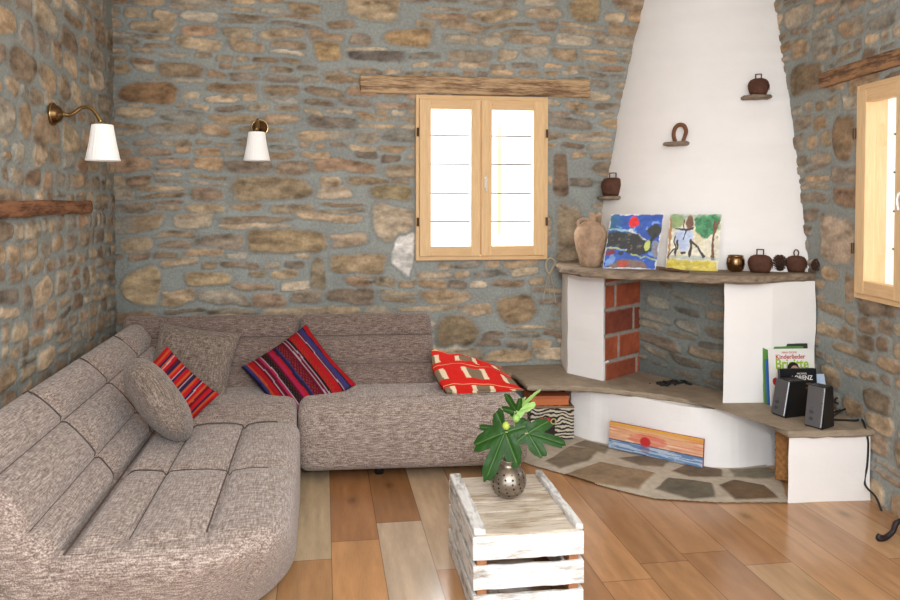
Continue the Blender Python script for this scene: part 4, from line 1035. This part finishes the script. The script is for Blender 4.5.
# driftwood sliver in front of the second painting
a, b = mz(657, 270.5), mz(686, 272.5); z = ZM+.008
o = tube('driftwood_stick', [(a.x, a.y-.03, ZM+.013), (a.x*.6+b.x*.4, a.y*.6+b.y*.4-.03, ZM+.012), (b.x, b.y-.03, ZM+.006)], [.006, .011, .006], wood('driftwood', (100, 74, 58), .8, .3), None, 8); tag(o, 'flat dark sliver of wood lying before the painting of trees', 'stick')
# brass pot
pot_m = mat('bronze_pot', (140, 110, 78), .25, 1.0, nscale=14, namt=.3)
p = mz(735.5, 271.5); s = (p-Vector(CAM)).dot(Vector(fw))/F
PT = empty('bronze_pot', (p.x, p.y, ZM), 'small round shiny bronze pot on the mantel, right of the paintings', 'pot')
lathe('body', [(0, 0), (5.5*s, 0), (7.6*s, 3*s), (8.6*s, 8*s), (8.2*s, 12.5*s), (6.8*s, 16*s), (6.4*s, 16*s), (6.8*s, 13*s), (6*s, 4*s), (0, 2*s)], pot_m, PT, 32)
lathe('rim_band', [(6.9*s, 15.2*s), (7.3*s, 15.6*s), (7.1*s, 16.4*s), (6.3*s, 16.3*s)], mat('bronze_rim', (176, 150, 112), .2, 1.0), PT, 32)
rust = mat('rusty_iron', (92, 58, 44), .75, .35, nscale=22, namt=.4, bump=.4, bscale=60)
# cow bells: flattened round body with a loop
def bell(loc, w, h, rz, label, hw=.35, hk='square', group='rusty cow bells'):
    root = empty('cow_bell', loc, label, 'bell', group, rz)
    prof = [(.70, 0), (.74, .0), (.86, .18), (.97, .42), (1.0, .58), (.93, .76), (.74, .91), (.45, .985), (0, 1.0)]
    inner = [(.66, .01), (.85, .30), (.85, .6), (0, .9)]
    lathe('body', [(a*w/2, b*h) for a, b in inner[::-1]] + [(a*w/2, b*h) for a, b in prof], rust, root, 40, sy=.62)
    hh = h*hw; q = w*(.13 if hk == 'square' else .11)
    if hk == 'square': pts = [(-q, 0, h*.96), (-q, 0, h+hh*.9), (-q*.9, 0, h+hh), (q*.9, 0, h+hh), (q, 0, h+hh*.9), (q, 0, h*.96)]; k = 2
    else: pts = [(-q*.6, 0, h*.96), (-q, 0, h+hh*.45), (-q*.6, 0, h+hh*.9), (0, 0, h+hh), (q*.6, 0, h+hh*.9), (q, 0, h+hh*.45), (q*.6, 0, h*.96)]; k = 5
    link('loop', from_bm(tube_bm(spline(pts, k), .0035 if w > .06 else .003, None, 8)), rust, root, True)
    sm = bmesh.new(); tube_bm([(w*.497*.98, 0, h*.25), (w*.5, 0, h*.55), (w*.40, 0, h*.85)], .002, sm, 6); link('seam_line', from_bm(sm), rust, root, True)
    return root
for (x, y, wp, hp, lab, hk, hw) in ((760, 272.5, 23, 18, 'larger rusty cow bell with a square loop on the mantel', 'square', .28), (796, 272, 19.5, 16.5, 'smaller rusty cow bell with a round loop on the mantel, between two pine cones', 'round', .35)):
    p = mz(x, y); s = (p-Vector(CAM)).dot(Vector(fw))/F; bell((p.x, p.y, ZM), wp*s, hp*s, -.5, lab, hw, hk)
# pine cones
def cone(loc, r, h, label, lay=False):
    root = empty('pine_cone', loc, label, 'pine cone', 'pine cones on the mantel')
    cm = mat('cone_brown', (74, 48, 36), .85, nscale=40, namt=.4); bm = bmesh.new(); g = 2.39996
    N_ = 74
    for i in range(N_):
        t = i/(N_-1); z = h*(.06+.88*t); rr = r*(math.sin(math.pi*(.16+.80*t))**.75)*(.95); az = i*g
        o = Vector((math.cos(az), math.sin(az), .35+.5*t)).normalized(); tt = Vector((-math.sin(az), math.cos(az), 0)); c = Vector((math.cos(az)*rr*.55, math.sin(az)*rr*.55, z)); u = tt.cross(o)
        s = r*.34*(.6+.5*math.sin(math.pi*t)); L = rr*.5+.003
        q = [c-tt*s*.4, c+o*L-tt*s-u*.001, c+o*(L+s*.55), c+o*L+tt*s-u*.001, c+tt*s*.4]
        up_ = [bm.verts.new(p) for p in q]; dn = [bm.verts.new(p+u*-s*.30) for p in q]
        bm.faces.new(up_); bm.faces.new(dn[::-1])
        for k in range(5): bm.faces.new((up_[k], dn[k], dn[(k+1) % 5], up_[(k+1) % 5]))
    link('scales', from_bm(bm), cm, root)
    lathe('core', [(0, 0), (r*.5, h*.08), (r*.62, h*.35), (r*.45, h*.7), (0, h*.95)], mat('cone_core', (44, 30, 24), .9), root, 16)
    if lay: root.rotation_euler = (1.15, 0, .5); root.location.z += r*.85
    return root
p = mz(779.5, 271.5); s = p.y/F; cone((p.x, p.y, ZM), 7.2*s, 18*s, 'upright dark brown pine cone between the two cow bells on the mantel')
p = mz(812.5, 273); s = p.y/F; cone((p.x-.0, p.y+.005, ZM), 7.0*s, 13*s, 'round pine cone lying at the right end of the mantel', True)
# hood ledge things
for i, (wp, hp, lab, hk) in ((0, (22, 18, 'rusty cow bell on the small stone ledge low on the left of the hood', 'square')), (2, (18.5, 16, 'rusty cow bell on the highest small stone ledge of the hood', 'square'))):
    h, n, t, zt = LEDGE[i]; s = (h-Vector(CAM)).dot(Vector(fw))/F*.98; pos = h+n*.045; pos = pos+Vector(rt)*((h-pos).dot(Vector(rt)))
    bell((pos.x+(t.x*-.0), pos.y, zt), wp*s*1.08, hp*s*1.05, -math.atan2(pos.x, pos.y), lab, .24, hk)
h, n, t, zt = LEDGE[1]; s = (h-Vector(CAM)).dot(Vector(fw))/F*.98
pts = [(-4.6, 0), (-6.0, 4.5), (-6.2, 9), (-4.4, 14.5), (-.5, 17), (4.2, 15.5), (6.4, 10), (5.0, 4.5), (3.4, 0)]
pts = [Vector((a*s, 0, b*s)) for a, b in pts]; sp = spline([tuple(p) for p in pts], 6); bm = bmesh.new()
tube_bm(sp, [2.1*s]*len(sp), bm, 8); me = from_bm(bm); me.transform(Matrix.Diagonal((1, .7, 1, 1)))
o = link('horseshoe', me, mat('horseshoe_rust', (128, 84, 58), .8, .3, nscale=30, namt=.35, bump=.4, bscale=50), None, True)
o.matrix_world = frame_mat(h+n*.04+Vector(rt)*(-(n*.04).dot(Vector(rt)))+Vector((0, 0, zt-h.z+.001)), -t if t.x < 0 else t, -n, (0, 0, 1)); tag(o, 'rusty horseshoe standing open end down on the middle stone ledge of the hood', 'horseshoe')

# dried twine hanging beside the mantel
p = ony(549, 258, YB-.03)
root = empty('straw_bow', (p[0], YB-.03, p[2]), 'small bow of dried straw hanging on the back wall beside the mantel', 'straw bow')
sm_ = mat('dry_straw', (186, 172, 148), .9)
def wp_(x, y): q = ony(x, y, YB-.032); return (q[0]-p[0], -.002, q[2]-p[2])
for a in ([(549, 272), (546, 285), (543, 300)], [(550, 272), (553, 286), (556, 303)], [(549, 272), (549, 285), (550, 296)]): tube('straw_strand', [wp_(*k) for k in a], .003, sm_, root, 6)
tube('straw_knot', [wp_(546, 262), wp_(550, 258), wp_(555, 262), wp_(552, 269), wp_(549, 274), wp_(546, 268), wp_(546, 262)], .007, sm_, root, 8)

# ------------------------------------------------------------------ bench right: speakers, magazines
blackp = mat('speaker_black', (22, 22, 24), .35, spec=.5); silver = mat('speaker_silver', (122, 124, 128), .35, .6); dkgrille = mat('speaker_trim', (176, 178, 182), .25, .8)
def speaker(px, py, w, d, h, rz, label):
    p = onz(px, py, ZS)
    root = empty('speaker', (p[0], p[1], ZS+.001), label, 'speaker', 'pair of black desktop speakers', rz)
    bm = bmesh.new(); lo = [(-w/2, 0), (w/2, 0), (w*.48, d), (-w*.48, d)]; k = .035
    A_ = [bm.verts.new((x, y, 0)) for x, y in lo]; B_ = [bm.verts.new((x*.97, y+k if y == 0 else y-.012, h)) for x, y in lo]
    bm.faces.new(A_[::-1]); bm.faces.new(B_)
    for i in range(4): bm.faces.new((A_[i], A_[(i+1) % 4], B_[(i+1) % 4], B_[i]))
    bmesh.ops.bevel(bm, geom=bm.edges[:], offset=.004, segments=2, affect='EDGES'); link('cabinet', from_bm(bm), blackp, root)
    y = Vector((0, k, h)).normalized(); x = Vector((1, 0, 0)); n = x.cross(y); mx = frame_mat((0, -.002, .004), x, y, n)
    def plate(nm, x0, x1, y0, y1, z, m, t=.004):
        b = box_bm(x1-x0, y1-y0, t, ((x0+x1)/2, (y0+y1)/2, z), .0015, 1); b.transform(mx); return link(nm, from_bm(b), m, root)
    plate('front_panel', -w*.47, w*.47, .004, h*.985, .0015, silver); plate('edge_trim', w*.36, w*.46, .006, h*.98, .004, dkgrille)
    for yy, rr in ((.36, .010), (.20, .009)):
        bmm = bmesh.new(); tube_bm([(-w*.12, h*yy, .001), (-w*.12, h*yy, .010)], rr, bmm, 18); bmm.transform(mx); link('knob', from_bm(bmm), mat('knob_grey', (92, 94, 98), .35, .5), root, False)
    plate('button', -w*.16, -w*.08, h*.44, h*.475, .005, mat('knob_grey', None) if 'knob_grey' in MATS else silver)
    return root
s1 = speaker(813, 428, .092, .115, .205, math.radians(-66), 'black and silver desktop speaker in front, with the cable, on the stone bench')
s2 = speaker(778, 416, .098, .15, .19, math.radians(-80), 'black desktop speaker turned sideways behind the front one, before the magazines')
cab = mat('cable_black', (20, 20, 22), .5)
def zpt(x, y, z): return tuple(onz(x, y, z))
e = zpt(834, 420, ZS+.02)
blk = lambda x, y: tuple(onpl(x, y, np.array([0, bl[1]-.022, 0]), np.array([0, 1.0, 0])))
rw_ = lambda x, y: tuple(onr(x, y)-NR*.04)
o = tube('speaker_cable', [zpt(832, 417, ZS+.04), zpt(838, 413, ZS+.03), zpt(846, 409, ZS+.03), zpt(858, 413, ZS+.02), zpt(864, 424, ZS+.012), blk(866, 431), blk(868, 441), blk(868, 452), blk(867, 466), rw_(873, 484), rw_(884, 497), rw_(890, 511)],   .0052, cab, None, 8, 10); tag(o, 'thin black cable drooping over the bench end down the right wall', 'cable')
o = tube('speaker_cable', [zpt(832, 419.5, ZS+.008), zpt(845, 420, ZS+.007), zpt(858, 420, ZS+.007), zpt(862, 414, ZS+.009), zpt(856, 407, ZS+.012), zpt(844, 405, ZS+.02), zpt(835, 402, ZS+.06), zpt(837, 398, ZS+.07), zpt(842, 404, ZS+.02), zpt(840, 410, ZS+.01), zpt(834, 412, ZS+.012)], .0050, cab, None, 8, 10); tag(o, 'black cable lying in a loop behind the front speaker', 'cable')
# magazines and books leaning on the right pillar
pm_ = mat('magazine_paper', (238, 236, 230), .45, spec=.4)
def book(name, xl, xr, yb, h, t, dy, lean, rz, cover, label, cat, z0=ZS, page=None):
    a = onz(xl, yb, ZS); b_ = onz(xr, yb, ZS); w = math.hypot(*(b_-a)[:2]); 
    root = empty(name, (a[0], a[1]+dy, ZS+.001), label, cat, 'reading stack by the fireplace pillar')
    x = Vector((math.cos(rz), math.sin(rz), 0)); nn = Vector((x.y, -x.x, 0)); y = (Vector((0, 0, 1))*math.cos(lean)-nn*math.sin(lean)).normalized(); n = x.cross(y)
    bm = box_bm(w, h, t*.7, (w/2, h/2, 0), 0, 1); link('pages', from_bm(bm), mat('page_white', (232, 228, 218), .8), root)
    bm = bmesh.new(); box_bm(w+.004, h+.004, .0012, (w/2, h/2, t/2), 0, 1, bm); box_bm(w+.004, h+.004, .0012, (w/2, h/2, -t/2), 0, 1, bm); box_bm(.0014, h+.004, t+.001, (-.002, h/2, 0), 0, 1, bm)
    link('cover', from_bm(bm), cover, root)
    root.matrix_world = frame_mat(root.location, x, y, n)
    return root, w, h, t
RZ = -.06
k = book('book', 767, 810, 405, .255, .010, .055, .10, RZ, mat('cover_navy', (34, 36, 66), .4), 'thin dark blue book, backmost at the left of the stack against the pillar', 'book')
k = book('magazine', 769, 816, 405, .325, .008, .040, .10, RZ, mat('cover_dark_top', (60, 58, 60), .4), 'tallest dark-topped magazine at the back of the stack against the pillar', 'magazine')
k = book('magazine', 768, 810, 405, .312, .007, .028, .10, RZ, mat('cover_green', (96, 150, 70), .4), 'green-spined magazine just behind the white cover magazine', 'magazine')
k = book('book', 769.5, 804, 405.5, .245, .008, .016, .10, RZ, mat('cover_blue', (48, 100, 168), .4), 'blue-spined book beside the white cover magazine, below the green spine', 'book')
mg, w, h, t = book('magazine', 771.5, 818, 406, .308, .006, .004, .10, RZ, mat('cover_white', (240, 238, 234), .4), 'white cover magazine with large green masthead leaning on the fireplace pillar', 'magazine')
# printed matter on the white cover
def onm(x, y): return Matrix.Translation((x, y, t/2+.0012))
red = mat('print_red', (190, 40, 48), .5); grn = mat('print_green', (160, 196, 40), .5); blk_ = mat('print_black', (30, 26, 26), .5); wht = mat('print_white', (236, 234, 228), .5); gold = mat('print_gold', (156, 122, 50), .5)
text('top_line', 'NINA GRÜNE', .016, red, mg, onm(w*.45, h*.925), sx=.9)
text('red_title', 'Kinderlieder', .034, red, mg, onm(w*.47, h*.83), sx=1.0, bold=.0006)
text('green_title', 'Brigitte', .078, grn, mg, onm(w*.5, h*.655), sx=.84, bold=.0016)
def disc(nm, cx, cy, rx, ry, m, z, par, seg=24, s=0):
    bm = bmesh.new(); bm.faces.new([bm.verts.new((cx+rx*math.cos(a)*(1+.06*math.sin(3*a+s)), cy+ry*math.sin(a), z)) for a in np.linspace(0, 2*math.pi, seg+1)[:-1]]); return link(nm, from_bm(bm), m, par)
disc('portrait_hair', w*.52, h*.66, w*.125, h*.11, blk_, t/2+.0022, mg); disc('portrait_face', w*.55, h*.625, w*.085, h*.085, mat('print_skin', (206, 158, 132), .5), t/2+.0026, mg)
disc('red_badge', w*.12, h*.43, w*.075, h*.07, red, t/2+.0016, mg, s=1)
bb, w2, h2, t2 = book('book', 780, 817, 411, .225, .022, -.012, .12, RZ, mat('cover_black', (18, 20, 28), .35), 'black book with white lettering, standing before the magazines behind the speakers', 'book')
def onb(x, y): return Matrix.Translation((x, y, t2/2+.0010))
text('small_line', 'MICHAEL', .014, wht, bb, onb(w2*.60, h2*.87)); text('white_title', 'LORENZ', .034, wht, bb, onb(w2*.60, h2*.74), sx=.9, bold=.0006)
text('gold_line', 'Roman der Nacht', .014, gold, bb, onb(w2*.60, h2*.63)); text('gold_line', 'Erzählungen', .015, gold, bb, onb(w2*.60, h2*.54))
lf, w3, h3, t3 = book('leaflet', 804, 829, 410, .19, .003, .0, .35, RZ-.1, mat('cover_paleblue', (186, 206, 232), .4), 'pale blue leaflet leaning askew at the right of the stack', 'leaflet')
disc('red_picture', w3*.5, h3*.62, w3*.2, h3*.1, red, t3/2+.001, lf)

# ------------------------------------------------------------------ sunset board on the paving
def paint_sun(U, V):
    n = fnoise(U*.5, V*3, 43, .14); c = np.zeros(U.shape+(3,)); c[:] = lin((222, 168, 130)); c = put(c, sstep(.0, .45, n)*.8, (238, 214, 188)); c = put(c, sstep(.05, .5, fnoise(U*.5, V*3, 47, .12))*.75, (216, 108, 82))
    c = put(c, sstep(.78, .95, V+.10*n), (222, 166, 66)); c = put(c, blob(U, V, .42, .52, .20, .22, .5, 44)*.55, (214, 80, 64))
    c = put(c, sstep(.36, .33, V+.02*fnoise(U, V, 45, .06)), (96, 132, 176)); c = put(c, (fnoise(U*.35, V*2, 46, .06) > .05)*(V < .32)*.75, (196, 208, 222)); c = put(c, stroke(U, V, 0, .345, 1, .345, .022, 48)*.85, (44, 60, 92))
    c = put(c, blob(U, V, .405, .20, .045, .16, .5, 49)*.5, (120, 70, 100)); c = put(c, blob(U*3.6, V, .405*3.6, .49, .205, .175, .06, 50), (198, 40, 38))
    return c
a = onz(609, 447, .013); b = onz(703, 467.5, .013)
board('painting', a, b, .155, .12, paint_sun, 'long narrow sunset painting over blue sea, leaning on the white hearth plinth', 220, 70, .022, mat('canvas_edge_red', (166, 44, 62), .7))

# ------------------------------------------------------------------ niche things
wick = mat('wicker_brown', (164, 116, 66), .8, nscale=40, namt=.25)
def wicker(name, w, d, h, m, nrow, ncol, parent, amp=.005):
    per = 2*(w+d); nu = ncol*6; nv = nrow*4; P = np.zeros((nv, nu, 3))
    for j in range(nu):
        s = j/nu*per
        if s < w: x, y, nx, ny = -w/2+s, -d/2, 0, -1
        elif s < w+d: x, y, nx, ny = w/2, -d/2+(s-w), 1, 0
        elif s < 2*w+d: x, y, nx, ny = w/2-(s-w-d), d/2, 0, 1
        else: x, y, nx, ny = -w/2, d/2-(s-2*w-d), -1, 0
        for i in range(nv):
            row = i//4; k = amp*math.sin(j/6*math.pi*2+(math.pi if row % 2 else 0))*math.sin((i % 4+.5)/4*math.pi)
            P[i, j] = (x+nx*k, y+ny*k, i/(nv-1)*h)
    me = grid(P, wrapu=True); bm = bmesh.new(); bm.from_mesh(me); bm.faces.new([v for v in bm.verts[:nu]]); return link(name, from_bm(bm), m, parent, True)
bp_ = onz(784, 486, 0)
BK = empty('wicker_basket', (bp_[0]+.085, bp_[1]+.045, .013), 'brown wicker basket peeping out beside the white end block under the stone bench', 'basket', None, -.75)
wicker('woven_body', .16, .10, .29, wick, 14, 16, BK)
tube('rim', [(-.08, -.05, .292), (.08, -.05, .292), (.08, .05, .292), (-.08, .05, .292), (-.08, -.05, .292)], .007, wick, BK, 8, 1)
# left niche: zebra basket, orange box
zp = onz(553, 441, .013)
ZB = empty('patterned_basket', (zp[0]+.02, zp[1]+.16, .013), 'black and white zebra patterned storage basket under the left end of the stone bench', 'basket', None, -.1)
def zebra():
    m = mat('zebra_weave', (200, 190, 172), .8); nt = m.node_tree; N = nt.nodes; Lk = nt.links
    w = N.new('ShaderNodeTexWave'); w.inputs['Scale'].default_value = 14; w.inputs['Distortion'].default_value = 9; w.inputs['Detail'].default_value = 2; w.bands_direction = 'Z'
    tc = N.new('ShaderNodeTexCoord'); Lk.new(tc.outputs['Object'], w.inputs['Vector']); cr = N.new('ShaderNodeValToRGB'); cr.color_ramp.interpolation = 'CONSTANT'
    e = cr.color_ramp.elements; e[0].color = L4((40, 34, 30)); e[1].color = L4((206, 196, 176)); e[1].position = .48
    Lk.new(w.outputs['Fac'], cr.inputs['Fac']); Lk.new(cr.outputs[0], N['Principled BSDF'].inputs['Base Color']); return m
zm = zebra()
bm = bmesh.new(); 
for a_ in ((.26, .012, .20, (0, -.12, .10)), (.26, .012, .20, (0, .12, .10)), (.012, .25, .20, (-.13, 0, .10)), (.012, .25, .20, (.13, 0, .10)), (.26, .25, .012, (0, 0, .008))): box_bm(*a_, .003, 1, bm)
link('woven_body', from_bm(bm), zm, ZB)
tube('rim', [(-.13, -.125, .20), (.13, -.125, .20), (.13, .125, .20), (-.13, .125, .20), (-.13, -.125, .20)], .008, mat('rim_tan', (150, 120, 92), .8), ZB, 8, 1)
zc = Vector(ZB.location)
OB = empty('orange_box', (zc.x-.02, zc.y-.01, .013+.209), 'flat terracotta orange box lying on top of the patterned basket', 'box', None, -.08)
box('box_base', .24, .22, .045, (0, 0, .0225), mat('box_orange', (196, 112, 66), .7, nscale=10, namt=.1), OB, .003); box('box_lid', .25, .23, .016, (0, 0, .052), mat('box_lid_orange', (178, 98, 58), .7), OB, .003)
RB = empty('red_pouch', (zc.x-.06, zc.y-.157, .013), 'small red and black pouch with a round ring in front of the patterned basket', 'pouch')
rbox_obj('pouch_body', (-.05, -.018, .0), (.05, .014, .145), .012, .012, mat('pouch_black', (46, 34, 34), .8), RB)
rbox_obj('red_flap', (-.052, -.024, .10), (.02, .0, .150), .010, .01, mat('pouch_red', (186, 36, 44), .6), RB)
tube('ring', [(.036+.016*math.cos(a), -.024, .128+.016*math.sin(a)) for a in np.linspace(0, 6.28, 13)], .004, mat('ring_tan', (200, 186, 120), .5), RB, 8, 2)

# ------------------------------------------------------------------ iron tool stand at the right edge
fpt = onz(886, 543, 0)
TS = empty('fire_tool_stand', (2.585, fpt[1]+.02, 0), 'cast iron stand with scrolled feet by the right wall, cut off by the frame', 'stand')
ci = mat('cast_iron', (52, 42, 44), .55, .5, nscale=30, namt=.3)
ox = fpt[0]-2.585
def sfoot(ang):
    ca, sa = math.cos(ang), math.sin(ang); L = abs(ox)
    pts = [(L+.012, 0, .030), (L+.020, 0, .014), (L+.004, 0, .012), (L-.018, 0, .016), (L-.05, 0, .04), (L-.065, 0, .075), (L-.095, 0, .082), (.03, 0, .060), (0, 0, .07)]
    return [(x*ca, x*sa, z) for x, y, z in pts]
for a in (math.pi, math.pi+1.5): tube('scroll_foot', sfoot(a), [.010, .012, .014, .012, .011, .012, .010, .012, .014], ci, TS, 10, 6)
tube('pole', [(0, 0, .06), (0, 0, .3), (0, 0, .72)], .011, ci, TS, 12, 3)
tube('cross_arm', [(0, -.06, .62), (0, 0, .63), (0, .06, .62)], .006, ci, TS, 8, 3)
lathe('finial', [(0, .72), (.02, .73), (.012, .75), (.022, .77), (.014, .79), (0, .80)], ci, TS, 16)
#@@SECTION light
# ------------------------------------------------------------------ light
w = bpy.data.worlds.new('world'); SC.world = w; w.use_nodes = True
w.node_tree.nodes['Background'].inputs['Color'].default_value = (.93, .97, 1.0, 1); w.node_tree.nodes['Background'].inputs['Strength'].default_value = 2.6
def area(name, loc, tgt, sx, sy, power, color=(1, 1, 1)):
    d = bpy.data.lights.new(name, 'AREA'); d.shape = 'RECTANGLE'; d.size = sx; d.size_y = sy; d.energy = power; d.color = color
    o = bpy.data.objects.new(name, d); COL.objects.link(o); o.location = loc
    o.rotation_euler = (Vector(tgt)-Vector(loc)).to_track_quat('-Z', 'Y').to_euler(); return o
area('flash', (.15, -.15, 1.85), (.9, 4.5, .9), .35, .25, 46, (.98, .99, 1))
area('ceiling_bounce', (.9, 1.0, 3.0), (.9, 3.4, 0), 3.0, 2.5, 45, (1, .98, .96))
area('window_light_back', (1.07, YB+.75, 1.9), (1.07, YB, 1.6), 2.0, 2.2, 150, (.95, .98, 1))
pw = RO+RD*(RW[0]+.45)+np.array([0, 0, 1.55])+NR*.45
#area('window_light_right', pw, pw-NR*2+np.array([0, 0, -.8]), .9, 1.1, 40, (.95, .98, 1))
SC.view_settings.view_transform = 'Standard'; SC.view_settings.look = 'None'; SC.view_settings.exposure = .04
